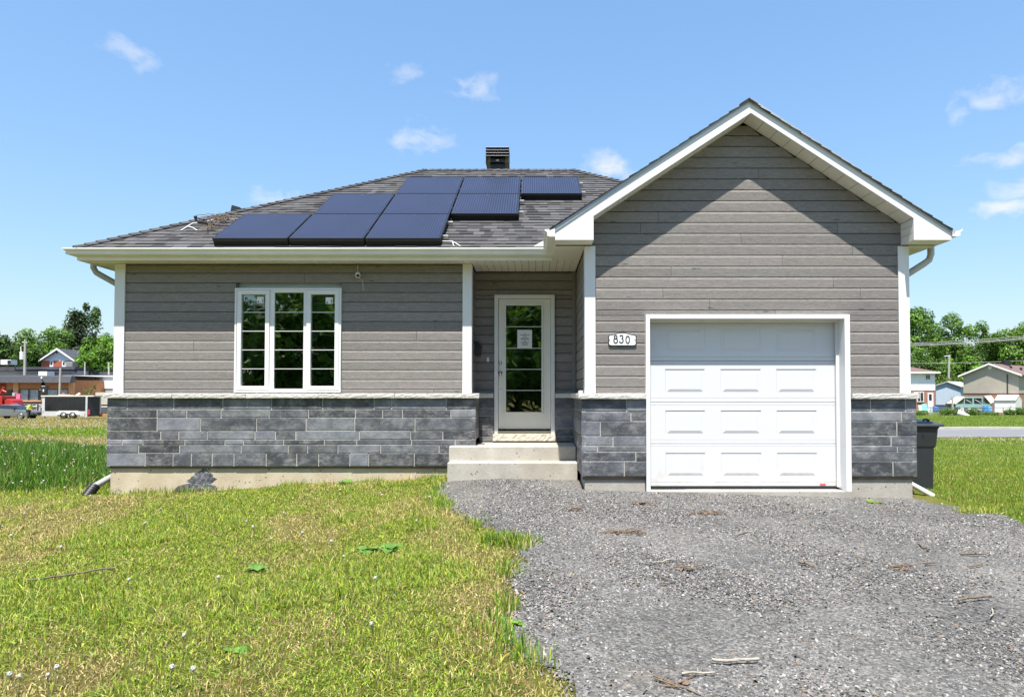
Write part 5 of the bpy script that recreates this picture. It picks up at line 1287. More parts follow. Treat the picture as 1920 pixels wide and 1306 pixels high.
# ---- poles
def pole(px, top, bot, Y, label, r=.14, lean=0, name='utility_pole', extra=None):
    a, b = P(px + lean, top, Y), P(px, bot, Y); root = thing(name, label, 'pole', tuple(b)); mb = MB(); mb.tube([b, a], [r * 1.15, r * .8], 8); mb.build('pole_shaft', wood, root)
    if extra: extra(root, a, b)
    return root
def ex1(root, a, b):
    mb = MB(); c = P(41.5, 666, 92); mb.tube([c + Vector((0, 0, -.55)), c + Vector((0, 0, .5))], .3, 10); mb.build('transformer', mk('pale_transformer', (.6, .62, .62), .5), root)
    mb = MB(); mb.tube([P(39, 649.5, 92), P(39.5, 661, 92)], .06, 6); mb.tube([P(40, 661, 92), a + Vector((0, 0, -1.8))], .05, 5); mb.tube([P(42, 641.5, 92), P(51, 642, 92)], .06, 6); mb.build('crossarm', whitem, root)
pole(46.5, 636, 703, 92, 'utility pole with white transformer rising above the shop roof', .16, .8, extra=ex1)
pole(110, 689, 790, 78, 'tall bare pole standing in front of the shop windows', .13, 3.5, 'lamp_pole')
pole(159, 678, 703, 95, 'short post on the warehouse roof, left one of the pair', .09, 0, 'roof_post')
pole(204, 679, 702, 95, 'short post on the warehouse roof beside the house corner', .1, 0, 'roof_post')
pole(1778.5, 667, 720, 100, 'pale utility pole standing in front of the trees behind the shed', .15, 1.2, extra=lambda r, a, b: MB().tube([a + Vector((-.7, 0, -.05)), a + Vector((.1, 0, .05))], .05, 5).build('crossarm', whitem, r))
# hanging sign
hs = thing('pole_sign', 'black sign board on a post in front of the shop window', 'sign', tuple(P(81, 757, 80)))
mb = MB(); PB(mb, 75, 722, 88.5, 729, 80, .3); mb.prism([P(77, 729, 80), P(87, 729, 80), P(86, 739, 80), P(78, 739, 80)], (0, .3, 0)); mb.build('board', MT['black'], hs, bevel=.02)
mb = MB(); PB(mb, 80, 729.5, 82.5, 734, 79.95, .05); PB(mb, 78, 723.2, 84, 724.2, 79.95, .05); mb.build('marking', whitem, hs)
mb = MB(); mb.tube([P(81, 739, 80.15), P(81.5, 790, 80.15)], .12, 8); mb.build('post', MT['black'], hs)
ws = thing('shop_lamp', 'small white lamp fixed on the charcoal fascia of the shop', 'lamp', tuple(P(78, 712, YB - .9)))
mb = MB(); mb.lathe(P(78, 708.5, YB - .95), [(.02, .14), (.1, .08), (.11, -.05), (.03, -.14)], 10); mb.build('shade', whitem, ws); mb = MB(); mb.tube([P(79, 710, YB - .9), P(80, 716, YB - .9)], .04, 6); mb.build('bracket', MT['black'], ws)
ps_ = thing('pump_sign', 'pink board on a white stand beside the shop pillar', 'sign', tuple(P(34, 756, 81)))
mb = MB(); PB(mb, 30, 738.5, 37.5, 748, 81, .3); mb.build('board', mk('pink_panel', (.75, .16, .28), .5), ps_, bevel=.03); mb = MB(); PB(mb, 29.5, 748, 36, 760, 81.02, .28); mb.build('stand', whitewall, ps_)
mb = MB(); PB(mb, 22, 736, 28, 757, 81.5, .5); tag(mb.build('grey_cabinet', greywall, None, bevel=.04), 'grey cabinet standing against the shop pillar left of the pink board', 'cabinet')
# ---- guard rails
def rail(px0, px1, top, Y, label, posts):
    r = thing('guard_rail', label, 'railing', tuple(P((px0 + px1) / 2, 778, Y))); mb = MB(); PB(mb, px0, top, px1, top + 1.6, Y, .1); mb.build('beam', MT['gutter'], r)
    for p in posts: mb = MB(); PB(mb, p, top - 2, p + 1.4, 777, Y + .12, .12); mb.build('post', MT['gutter'], r)
rail(-60, 69, 760.5, 76, 'grey guard rail running behind the car and worker', (-30, 10, 24, 38, 52, 67))
rail(174, 300, 761, 76, 'grey guard rail between the trailer and the house corner', (180, 205, 209, 240, 270))
drw = mk('dark_retaining_wall', (.06, .062, .068), .8, .3, 1)
mb = MB(); PB(mb, 174, 763, 300, 774, 79, .3); tag(mb.build('retaining_wall', drw), 'dark low retaining wall behind the guard rail right of the trailer', 'wall')
mb = MB(); PB(mb, -60, 757.5, 69, 775, 79, .3); tag(mb.build('retaining_wall', drw), 'dark low retaining wall behind the car and worker', 'wall')

# ---- enclosed trailer
YT = 69.0
def tz(py): return P(0, py, YT).z
def tx(px): return P(px, 760, YT).x
gzt = tz(785.0)
tl = thing('enclosed_trailer', 'long box trailer, black panels above a silver skirt, rear door open, beside the worker', 'trailer', (tx(120), YT, gzt))
mb = MB(); mb.box(tx(78), tx(163), YT + .02, YT + 2.3, tz(780.5), tz(742.5)); mb.build('body', mk('silver_panel', (.50, .50, .49), .4, .06, 2), tl, bevel=.04)
mb = MB(); mb.box(tx(84), tx(161), YT - .01, YT + .03, tz(769.5), tz(743.5)); mb.build('black_panel', mk('trailer_black', (.012, .013, .017), .25, .3, 1.5), tl)
mb = MB(); mb.box(tx(77), tx(176), YT - .05, YT + 2.35, tz(743), tz(741)); mb.build('roof_edge', mk('pale_roof_edge', (.66, .61, .52), .6), tl)
mb = MB(); mb.box(tx(161), tx(164.5), YT - .06, YT - .01, tz(782), tz(743)); mb.build('rear_frame', mk('silver_frame', (.55, .57, .58), .35, metal=.3), tl)
mb = MB(); mb.prism([(tx(165), YT, tz(780)), (tx(175), YT + 1.0, tz(780)), (tx(175), YT + 1.0, tz(744)), (tx(165), YT, tz(743))], (.05, -.04, 0)); mb.build('rear_door', MT['black'], tl)
mb = MB(); mb.box(tx(166.5), tx(170), YT - .12, YT - .04, tz(777), tz(767)); mb.build('red_item_on_door', mk('dark_red_bag', (.35, .03, .05), .7), tl)
for px in (120, 137):
    mb = MB(); c = Vector((tx(px), YT - .04, tz(778.3))); mb.lathe(c, [(.001, .2), (.36, .2), (.36, -.02), (.26, -.04), (.001, -.02)], 22, 'y'); w_ = mb.build('wheel', MT['black'], tl)
    mb = MB(); mb.lathe(c, [(.001, -.045), (.23, -.05), (.2, -.035), (.05, -.03), (.04, -.07), (.001, -.07)], 18, 'y'); mb.build('rim', mk('wheel_rim', (.42, .41, .40), .35, metal=.6), w_)
mb = MB(); pts = []
for i in range(15): a = math.pi * i / 14; pts.append((tx(128.5) + math.cos(a) * 1.15 * 1.0, YT - .06, tz(777.5) + min(.43, math.sin(a) * .75)))
mb.prism(pts + [(tx(128.5), YT - .06, tz(774.5))], (0, .1, 0)); mb.build('fender', MT['gutter'], tl)
mb = MB(); mb.tube([(tx(65), YT + 1.1, tz(778)), (tx(78), YT + .4, tz(778))], .06, 6); mb.tube([(tx(65), YT + 1.1, tz(778)), (tx(78), YT + 1.9, tz(778))], .06, 6); mb.tube([(tx(70), YT + 1.1, gzt), (tx(70), YT + 1.1, tz(769))], .05, 6); mb.box(tx(68), tx(75), YT + .8, YT + 1.4, tz(777), tz(770)); mb.build('tongue', MT['blackmetal'], tl)
mb = MB()
for px, py in ((158, 775), (80, 770)): mb.box(tx(px), tx(px + 1.5), YT - .02, YT + .02, tz(py + 1.5), tz(py))
mb.build('marker_light', mk('amber_lens', (.5, .25, .05), .3), tl)
# debris on its roof and on the grass
mb = MB(); c = P(119, 738.5, YT + .8); mb.lathe(c, [(.01, -.14), (.13, -.1), (.14, .05), (.06, .13), (.01, .14)], 10); tag(mb.build('red_can', mk('red_plastic', (.55, .03, .03), .4)), 'small red can standing on the trailer roof', 'can')
mb = MB(); mb.tube([P(143, 741, YT + 1), P(149.5, 737, YT + 1)], [.08, .1], 7); tag(mb.build('rolled_sheet', whitem), 'white rolled sheet lying on the trailer roof', 'roll')
mb = MB(); mb.box(tx(102), tx(113), YT + .6, YT + 1.4, tz(741), tz(739.4)); tag(mb.build('white_plank', whitem, None, bevel=.02), 'white plank lying on the trailer roof', 'plank')
mb = MB(); mb.tube([P(176, 775, 71), P(182, 778, 70.5), P(186, 777, 70)], .09, 7); mb.tube([P(186, 779, 70.2), P(191, 777, 70.2), P(192, 780, 70.2)], [.1, .16, .1], 7); tag(mb.build('red_tool', mk('red_tool_paint', (.6, .08, .04), .5)), 'red garden tool lying on the grass behind the trailer', 'tool')
mb = MB(); mb.box(tx(192), tx(200), 71, 71.5, P(0, 778, 71).z, P(0, 774.5, 71).z); tag(mb.build('white_bag', whitem, None, bevel=.08), 'white bundle on the grass between red tool and house corner', 'bag')
def shrub(px, Y, top, wpx, label, n=500, leaf=.22, cols=MAPLE, name='shrub', cat='shrub'):
    base = gp(px, Y); H = P(px, top, Y).z - base.z; Rr = wpx / 2 / F * Y; rng = np.random.default_rng(R.randint(0, 10 ** 6))
    d = rng.normal(size=(n, 3)); d /= np.linalg.norm(d, axis=1)[:, None]; p = d * rng.random((n, 1)) ** .4 * np.array([Rr, Rr, H / 2]) + np.array([0, 0, H / 2]); p += rng.normal(0, .08, (n, 3))
    ns = d + rng.normal(0, .7, (n, 3)); ns /= np.linalg.norm(ns, axis=1)[:, None]; t1 = np.cross(ns, rng.normal(size=(n, 3))); t1 /= np.linalg.norm(t1, axis=1)[:, None]; t2 = np.cross(ns, t1); s = leaf * rng.uniform(.5, 1.2, n)[:, None]
    q = np.stack([p - t1*s*.5, p - t2*s*.3, p + t1*s*.5, p + t2*s*.3], 1).reshape(-1, 3) + np.array(base)
    return tag(big(name, q, 4, np.repeat(np.array(cols)[rng.integers(0, len(cols), n)] * rng.uniform(.7, 1.3, (n, 1)), 4, 0), MT['leaf'], origin=tuple(base)), label, cat)
sp_ = thing('sapling', 'thin sapling with two leafy sprigs behind the trailer roof', 'sapling', tuple(gp(165, 76)))
mb = MB(); b0 = gp(165, 76); mb.tube([b0, P(164, 742, 76), P(160, 730, 76)], [.05, .04, .02], 5); mb.tube([P(164, 742, 76), P(172, 733, 76), P(178, 724, 76)], [.03, .025, .015], 5); mb.build('stem', MT['bark'], sp_)
V, C = [], []
for cx_, cy_ in ((160, 731), (166, 738), (171, 732), (178, 727), (177, 724), (180, 752)):
    for i in range(22):
        c = P(cx_ + R.gauss(0, 1.4), cy_ + R.gauss(0, 1.2), 76 + R.uniform(-.2, .2)); e = Vector((R.gauss(0, 1), R.gauss(0, 1), R.gauss(0, 1))).normalized() * .1; f = e.orthogonal().normalized() * .06
        V += [c - e, c + f, c + e, c - f]; k_ = R.uniform(.7, 1.3); C += [(.10 * k_, .17 * k_, .03 * k_)] * 4
big('leaves', np.array([tuple(v) for v in V]), 4, np.array(C), MT['leaf'], sp_, origin=tuple(sp_.location))

# ---- car
YC = 68.2
def cz_(py): return P(0, py, YC).z
g0 = gz(P(20, 780, YC).x, YC); xf = P(55.5, 775, YC).x
car = thing('parked_car', 'grey sedan parked on the grass at the far left edge, nose towards the worker', 'car', (xf - 2.2, YC + .9, g0))
L = 4.45
pf = [(0, .42), (-.02, .58), (-.12, .68), (-.75, .80), (-1.15, .88), (-3.75, .98), (-4.35, .95), (-4.45, .75), (-4.42, .32), (-4.0, .24), (-.2, .22)]
mb = MB(); secs = []
for (yy_, sc_) in ((0, .97), (.06, 1), (1.72, 1), (1.78, .97)): secs.append([(xf - L / 2 + (x + L / 2) * sc_, YC + yy_, g0 + .1 + z * (1 if 0 < yy_ < 1.78 else .985)) for x, z in pf])
n_ = len(pf); vs = [p for s in secs for p in s]
mb.add(vs, [(i*n_+j, i*n_+(j+1) % n_, (i+1)*n_+(j+1) % n_, (i+1)*n_+j) for i in range(3) for j in range(n_)] + [tuple(range(n_)), tuple(range(4*n_-1, 3*n_-1, -1))])
mb.build('body', mk('grey_car_paint', (.20, .22, .24), .25, .05, 2, metal=.5, coat=.6), car, bevel=.04)
gh = [(-1.0, .86), (-1.75, 1.28), (-2.3, 1.38), (-3.0, 1.36), (-3.95, .97)]
mb = MB(); a = [(xf + x, YC + .12 + (.16 if z > 1.1 else 0), g0 + .1 + z) for x, z in gh]; b = [(xf + x, YC + 1.66 - (.16 if z > 1.1 else 0), g0 + .1 + z) for x, z in gh]
mb.add(a + b, [(0, 1, 2, 3, 4), (9, 8, 7, 6, 5)] + [(i, 5+i, 6+i, i+1) for i in range(4)]); mb.build('windows', mk('car_glass', (.02, .025, .03), .05), car)
mb = MB(); a = [(-1.68, 1.255), (-2.3, 1.40), (-3.0, 1.38), (-3.15, 1.30)]; mb.prism([(xf + x, YC + .26, g0 + .1 + z) for x, z in a], (0, 1.26, 0)); mb.build('roof', mk('grey_car_roof', (.22, .24, .26), .25, .05, 2, metal=.5, coat=.6), car, bevel=.03)
for px_ in (-.92, -3.55):
    for yy_ in (-.02, 1.6):
        mb = MB(); c = Vector((xf + px_, YC + yy_, g0 + .33)); mb.lathe(c, [(.001, 0), (.33, 0), (.33, .2), (.001, .2)], 20, 'y'); w_ = mb.build('wheel', MT['black'], car)
        if yy_ < 0:
            mb = MB()
            mb.lathe(c, [(.24, -.004), (.24, -.016), (.20, -.016), (.20, -.004)], 20, 'y')
            for k_ in range(5):
                an = k_ * 1.2566 + .3; dd = Vector((math.cos(an), 0, math.sin(an))); mb.obox(c + dd * .11 + Vector((0, -.014, 0)), dd * .11, (0, .008, 0), Vector((-dd.z, 0, dd.x)) * .03)
            mb.build('rim', mk('alloy', (.6, .6, .58), .3, metal=.7), w_)
mb = MB(); mb.box(xf - .45, xf - .12, YC + .02, YC + .2, g0 + .70, g0 + .80); mb.build('headlight', mk('clear_lens', (.6, .62, .62), .1), car, bevel=.02)
mb = MB(); mb.box(xf - 1.62, xf - 1.45, YC - .12, YC + .06, g0 + 1.0, g0 + 1.13); mb.build('mirror', MT['black'], car, bevel=.03)
# ---- red truck beyond
YR_ = 74; gt_ = gz(P(10, 780, YR_).x, YR_)
tk = thing('red_truck', 'red truck behind the grey car at the far left edge', 'truck', tuple(gp(8, YR_)))
rm = mk('red_truck_paint', (.36, .018, .014), .35, .12, 3)
mb = MB(); PB(mb, -60, 742, 4, 765, YR_, 2); mb.build('cab', rm, tk, bevel=.08)
mb = MB(); mb.prism([P(8, 760, YR_), P(8, 750, YR_), P(12, 747.5, YR_), P(19, 747.5, YR_), P(23, 751, YR_), P(25, 760, YR_)], (0, 1.6, 0)); mb.build('hood', rm, tk, bevel=.08)
mb = MB(); mb.prism([P(17, 760, YR_-.2), P(18, 754, YR_-.2), P(26, 755, YR_-.2), P(28.5, 759, YR_-.2), P(27, 762, YR_-.2)], (0, .6, 0)); mb.build('fender', rm, tk, bevel=.05)
mb = MB(); mb.tube([P(1, 738, YR_), P(5, 729, YR_), P(7, 726, YR_)], .1, 6); mb.tube([P(5, 732, YR_), P(12, 735, YR_)], .12, 6); mb.build('exhaust_stack', rm, tk)
mb = MB()
for px_ in (20, -40): mb.lathe(P(px_, 765, YR_ + .0), [(.001, 0), (.5, 0), (.5, .3), (.001, .3)], 16, 'y')
mb.build('wheels', MT['black'], tk)
# ---- worker in hi-vis shirt
YPn = 67.6; pg = gz(P(54, 780, YPn).x, YPn); pxx = P(53.5, 770, YPn).x
pn_ = thing('person', 'worker in a neon yellow shirt and dark trousers bending forward between car and trailer', 'person', (pxx, YPn, pg))
def skin(name, verts, edges, radii, mat, parent, sub=2, root=0):
    me = bpy.data.meshes.new(name); me.from_pydata(verts, edges, []); o = bpy.data.objects.new(name, me); COL.objects.link(o)
    o.modifiers.new('skin', 'SKIN'); 
    for i, r in enumerate(radii): me.skin_vertices[0].data[i].radius = (r, r) if not isinstance(r, tuple) else r
    for i in range(len(verts)): me.skin_vertices[0].data[i].use_root = (i == root)
    s = o.modifiers.new('sub', 'SUBSURF'); s.levels = sub; s.render_levels = sub; me.materials.append(mat); o.parent = parent; return o
skinm = mk('skin', (.45, .27, .19), .6); hv = mk('hi_vis_fabric', (.62, .85, .04), .8, .1, 6); trous = mk('dark_trousers', (.025, .027, .035), .9, .2, 8)
bv = [(0, 0, .92), (.06, 0, 1.12), (.14, 0, 1.34), (.20, 0, 1.45), (.235, 0, 1.56), (.26, 0, 1.64),
      (.0, -.1, .86), (.09, -.13, .48), (0, -.13, .08), (.16, -.14, .05), (-.0, .1, .86), (-.02, .13, .47), (-.12, .13, .08), (.04, .14, .05),
      (.15, -.2, 1.36), (.24, -.27, 1.1), (.42, -.24, .98), (.50, -.22, .95), (.15, .2, 1.36), (.22, .27, 1.1), (.40, .22, .96), (.48, .2, .93)]
be = [(0, 1), (1, 2), (2, 3), (3, 4), (4, 5), (0, 6), (6, 7), (7, 8), (8, 9), (0, 10), (10, 11), (11, 12), (12, 13), (2, 14), (14, 15), (15, 16), (16, 17), (2, 18), (18, 19), (19, 20), (20, 21)]
br = [.13, .13, .14, .055, .09, .085, .085, .062, .045, .04, .085, .062, .045, .04, .06, .045, .034, .03, .06, .045, .034, .03]
for s_i, (wi, sy) in enumerate(((17, -1), (21, 1))):
    w0 = bv[wi]
    for k_ in range(5):
        o_ = (k_ - 2) * .017; l_ = (.05, .085, .09, .082, .065)[k_]; i0 = len(bv)
        bv += [(w0[0] + l_ * .55, w0[1] + o_, w0[2] - .03), (w0[0] + l_, w0[1] + o_ * 1.1, w0[2] - .065)]; be += [(wi, i0), (i0, i0 + 1)]; br += [.009, .008]
skin('body', bv, be, br, skinm, pn_)
sv = [(-.01, 0, .90), (.06, 0, 1.12), (.14, 0, 1.36), (.15, -.2, 1.36), (.20, -.25, 1.2), (.15, .2, 1.36), (.19, .25, 1.2)]
skin('shirt', sv, [(0, 1), (1, 2), (2, 3), (3, 4), (2, 5), (5, 6)], [.21, .215, .205, .105, .09, .105, .09], hv, pn_)
tv = [(0, 0, .88), (.0, -.1, .84), (.09, -.13, .48), (0, -.13, .1), (0, .1, .84), (-.02, .13, .47), (-.12, .13, .1)]
skin('trousers', tv, [(0, 1), (1, 2), (2, 3), (0, 4), (4, 5), (5, 6)], [.15, .11, .08, .07, .11, .08, .07], trous, pn_)
mb = MB(); hc = Vector((.265, 0, 1.64)); mb.lathe(hc, [(.1, -.03), (.105, .03), (.08, .085), (.03, .11), (.001, .112)], 14); mb.obox(hc + Vector((.1, 0, -.005)), (.06, 0, -.01), (0, .07, 0), (0, 0, .008)); mb.build('cap', trous, pn_, local=True)
mb = MB()
for sy in (-1, 1): mb.lathe(hc + Vector((.085, sy * .033, -.045)), [(.001, -.012), (.011, 0), (.001, .012)], 6); 
mb.build('eyes', MT['black'], pn_, local=True)
mb = MB(); mb.prism([hc + Vector((.09, -.012, -.05)), hc + Vector((.09, .012, -.05)), hc + Vector((.09, .014, -.085)), hc + Vector((.09, -.014, -.085))], (.025, 0, -.01)); mb.build('nose', skinm, pn_, local=True)
mb = MB(); mb.tube([(pxx + .49, YPn - .22, pg + .92), (pxx + 1.0, YPn - .1, pg + .45), (pxx + 1.35, YPn, pg + .1)], .02, 6); mb.box(pxx + 1.25, pxx + 1.5, YPn - .12, YPn + .12, pg + .02, pg + .12); tag(mb.build('long_handled_tool', MT['steel']), 'long handled tool held by the bending worker', 'tool')

# ================================================================== RIGHT SIDE
rd0, rd1 = 25.6, 34.8
mb = MB(); xs_ = np.linspace(-4, 130, 60); ys_ = np.linspace(rd0, rd1, 10); vs = [(x, y, gz(x, y) + .012) for y in ys_ for x in xs_]
mb.add(vs, [(j*60+i, j*60+i+1, (j+1)*60+i+1, (j+1)*60+i) for j in range(9) for i in range(59)], smooth=True)
o = mb.build('road', mk('worn_asphalt', (.15, .15, .153), .9, .12, .6, .3, 30)); o['kind'] = 'structure'
mb = MB()
for i in range(59):
    x0, x1 = xs_[i], xs_[i + 1]
    mb.add([(x0, rd1, gz(x0, rd1) - .1), (x1, rd1, gz(x1, rd1) - .1), (x1, rd1, gz(x1, rd1) + .13), (x0, rd1, gz(x0, rd1) + .13), (x0, rd1 + .3, gz(x0, rd1) + .13), (x1, rd1 + .3, gz(x1, rd1) + .13)], [(0, 1, 2, 3), (3, 2, 5, 4)])
o = mb.build('kerb', mk('kerb_concrete', (.40, .38, .33), .9, .1, 2)); o['kind'] = 'structure'
# ---- chain link fence
YFn = 75
fc = thing('chain_link_fence', 'low grey chain link fence along the back gardens', 'fence', tuple(gp(1810, YFn)))
zt_ = P(0, 763.5, YFn).z
mb = MB(); mb.tube([P(1690, 763.5, YFn), P(2080, 764, YFn)], .03, 6); mb.build('top_rail', MT['steel'], fc)
for px in (1708, 1745, 1788, 1834, 1880.5, 1926, 1975):
    b = gp(px, YFn); mb = MB(); mb.tube([b, (b.x, YFn, zt_ + .06)], .045, 6); mb.build('post', mk('galvanised', (.42, .44, .44), .4, .1, 4, metal=.4), fc)
mb = MB(); xa, xb = P(1690, 770, YFn).x, P(1990, 770, YFn).x; zb_ = gz(xa, YFn); H = zt_ - zb_; st_ = .22; x = xa - H
while x < xb:
    mb.tube([(x, YFn, zb_), (x + H, YFn, zt_)], .006, 3, cap=False); mb.tube([(x + H, YFn + .01, zb_), (x, YFn + .01, zt_)], .006, 3, cap=False); x += st_
mb.build('mesh', mk('wire', (.35, .37, .37), .5, metal=.3), fc)
mb = MB(); mb.tube([P(1786, 790, 75.5), P(1786, 744, 75.5)], [.13, .1], 8); tag(mb.build('wooden_post', wood), 'wooden post taller than the fence beside it', 'post')
# ---- white and brick house
YW = 86
h1 = thing('white_brick_house', 'two storey house, white siding over brick, brown hip roof, next to the garage corner', 'house', tuple(gp(1720, YW)))
mb = MB(); PB(mb, 1600, 699, 1753, 731.5, YW, 8); mb.build('upper_wall', whitewall, h1)
mb = MB(); PB(mb, 1600, 731.5, 1754, 790, YW + .05, 8); mb.build('brick_wall', pinkbrick, h1)
mb = MB(); e0, e1 = P(1590, 697, YW - .5), P(1763, 697, YW - .5); rz_ = P(1690, 678, YW + 4).z; r0, r1 = e0.x + 5, e1.x - 5
mb.add([(e0.x, YW - .5, e0.z), (e1.x, YW - .5, e0.z), (e1.x, YW + 9, e0.z), (e0.x, YW + 9, e0.z), (r0, YW + 4.2, rz_), (r1, YW + 4.2, rz_)], [(0, 1, 5, 4), (1, 2, 5), (2, 3, 4, 5), (3, 0, 4), (0, 3, 2, 1)]); rf_ = mb.build('roof', browntile, h1)
mb = MB(); mb.box(e0.x, e1.x, YW - .55, YW - .45, e0.z - .18, e0.z + .02); mb.build('gutter', MT['gutter'], h1)
for px, py in ((1703, 684), (1716, 686)):
    mb = MB(); c = P(px, py, YW + 2); mb.tube([c + Vector((0, 0, -.4)), c + Vector((0, 0, .25))], .12, 8); mb.build('vent_pipe', MT['black'], rf_)
for (x0, y0, x1, y1, pn__) in ((1736, 702, 1744, 711, 2), (1702, 702, 1707, 711, 1), (1720.5, 735, 1731.5, 752, 2)):
    mb = MB(); PB(mb, x0 - .8, y0 - .8, x1 + .8, y1 + 1.2, YW - .08, .12); w_ = mb.build('window', whitem, h1)
    for k_ in range(pn__):
        wd = (x1 - x0) / pn__; mb = MB(); PB(mb, x0 + wd * k_ + .6, y0 + .6, x0 + wd * (k_ + 1) - .6, y1 - .6, YW - .1, .05); mb.build('pane', glassd, w_)
mb = MB(); PB(mb, 1740, 736, 1750, 775, YW - .05, .1); dr_ = mb.build('back_door', whitem, h1); mb = MB(); PB(mb, 1742, 738.5, 1747, 750, YW - .08, .05); mb.build('pane', glassd, dr_)
mb = MB(); PB(mb, 1714, 734.5, 1719, 739, YW - .4, .4); mb.build('wall_box', MT['gutter'], h1)
# ---- blue-grey garage
YS = 93
bs_ = thing('blue_grey_garage', 'pale blue grey garden garage with low gable between the two houses', 'shed', tuple(gp(1785, YS)))
mb = MB(); mb.prism([P(1755, 790, YS), P(1755, 723, YS), P(1776, 716.5, YS), P(1801, 725, YS), P(1801, 790, YS)], (0, .3, 0)); mb.prism([P(1801, 725, YS), P(1801, 790, YS), P(1816, 790, YS + 6), P(1816, 725.5, YS + 6)], (-.2, .05, 0)); mb.build('wall', bluew, bs_)
mb = MB(); mb.prism([P(1776, 716, YS - .3), P(1803, 725.5, YS - .3), P(1828, 725.5, YS + 7), P(1803, 716.5, YS + 7)], (0, 0, .1)); mb.prism([P(1776, 716, YS - .3), P(1754, 723, YS - .3), P(1780, 723, YS + 7), P(1803, 716.5, YS + 7)], (0, 0, .1)); mb.build('roof', mk('pale_grey_roof', (.45, .46, .48), .8), bs_)
# ---- beige house, turned so that its right roof slope shows
ang = math.atan2(.58, .82)
o0 = P(1857, 740, 82); gzb = gz(o0.x, 82)
bg = thing('beige_house', 'beige sided two storey house with a wide gable and brown roof at the right edge', 'house', (o0.x, 82, gzb))
rdv = Vector((math.cos(ang), math.sin(ang), 0)); gdv = Vector((math.sin(ang), -math.cos(ang), 0))     # ridge direction, gable right-hand direction
gdv = Vector((.78, -.0, 0)) if False else gdv
# gable end lies along gd (perpendicular to the ridge); camera sees it almost front on
hw = 49 / F * 82 / abs(gdv.x * 1.0 + 0) if abs(gdv.x) > .3 else 3.6
hw = 3.55
zE = P(0, 701, 82).z; zR = P(0, 681.5, 82).z
def BH(g, r, z): q = o0 + gdv * g + rdv * r; return (q.x, q.y, z)
# gable plane faces the camera (bearing of the house seen from the camera), ridge runs away to the right
view = Vector((o0.x, 82, 0)).normalized(); ga = Vector((view.y, -view.x, 0))           # to the right, square to the line of sight
ca_, sa_ = math.cos(rad(-17)), math.sin(rad(-17)); gdv = Vector((ga.x * ca_ - ga.y * sa_, ga.x * sa_ + ga.y * ca_, 0)); rdv = Vector((-gdv.y, gdv.x, 0))
hw = 49 / F * 82 * .92
def BH(g, r, z): q = o0 + gdv * g + rdv * r; return (q.x, q.y, z)
mb = MB(); mb.prism([BH(-hw, 0, P(0, 737, 82).z), BH(hw, 0, P(0, 737, 82).z), BH(hw, 0, zE), BH(0, 0, zR - .1), BH(-hw, 0, zE)], rdv * 12); mb.build('wall', beige, bg)
mb = MB(); mb.prism([BH(-hw + .05, .06, gzb - .3), BH(hw - .05, .06, gzb - .3), BH(hw - .05, .06, P(0, 737, 82).z), BH(-hw + .05, .06, P(0, 737, 82).z)], rdv * 11.9); mb.build('brick_wall', pinkbrick, bg)
sl_ = (zR - zE) / hw; ov = .45
mb = MB()
for sg in (-1, 1): mb.prism([BH(0, -.4, zR + .05), BH(sg * (hw + ov), -.4, zE - sl_ * ov + .05), BH(sg * (hw + ov), -.4, zE - sl_ * ov - .08), BH(0, -.4, zR - .08)], rdv * 12.8)
rf_ = mb.build('roof', browntile, bg)
mb = MB()
for sg in (-1, 1): mb.prism([BH(0, -.42, zR + .07), BH(sg * (hw + ov), -.42, zE - sl_ * ov + .07), BH(sg * (hw + ov), -.42, zE - sl_ * ov - .14), BH(0, -.42, zR - .14)], rdv * .03)
mb.build('rake_trim', MT['gutter'], bg)
mb = MB(); c = Vector(BH(0, -.03, P(0, 688.5, 82).z)); n_ = 16
mb.prism([c + gdv * .22 * math.cos(i / n_ * 6.283) + Vector((0, 0, .22 * math.sin(i / n_ * 6.283))) for i in range(n_)], rdv * .05); mb.build('gable_vent', whitem, bg)
mb = MB(); mb.tube([BH(hw * .62, -.08, P(0, 702, 82).z), BH(hw * .62, -.08, P(0, 742, 82).z)], .05, 6); mb.build('service_mast', MT['black'], bg)
for zz_ in (zE - .75,):
    mb = MB(); mb.prism([BH(hw + .02, 3.2, zz_ - .6), BH(hw + .02, 4.6, zz_ - .6), BH(hw + .02, 4.6, zz_ + .35), BH(hw + .02, 3.2, zz_ + .35)], gdv * .05); w_ = mb.build('window', whitem, bg)
    mb = MB(); mb.prism([BH(hw + .08, 3.35, zz_ - .5), BH(hw + .08, 4.45, zz_ - .5), BH(hw + .08, 4.45, zz_ + .25), BH(hw + .08, 3.35, zz_ + .25)], gdv * .02); mb.build('pane', glassd, w_)
mb = MB(); mb.prism([BH(hw + .02, 3.2, gzb + .7), BH(hw + .02, 4.8, gzb + .7), BH(hw + .02, 4.8, gzb + 2), BH(hw + .02, 3.2, gzb + 2)], gdv * .06); mb.build('patio_door', glassd, bg)
for g_, r_, hh_ in ((hw * .45, 3, .3), (hw * .6, 5.2, .35)):
    z = zR - sl_ * g_; mb = MB(); q = Vector(BH(g_, r_, z)); mb.tube([q + Vector((0, 0, -.2)), q + Vector((0, 0, hh_))], .14, 8); mb.build('vent_pipe', MT['black'], rf_)
mb = MB(); q = Vector(BH(.2, 5.0, zR)); mb.box(q.x - .35, q.x + .35, q.y - .35, q.y + .35, zR - .3, zR + .55); mb.build('chimney', MT['black'], rf_, bevel=.03)
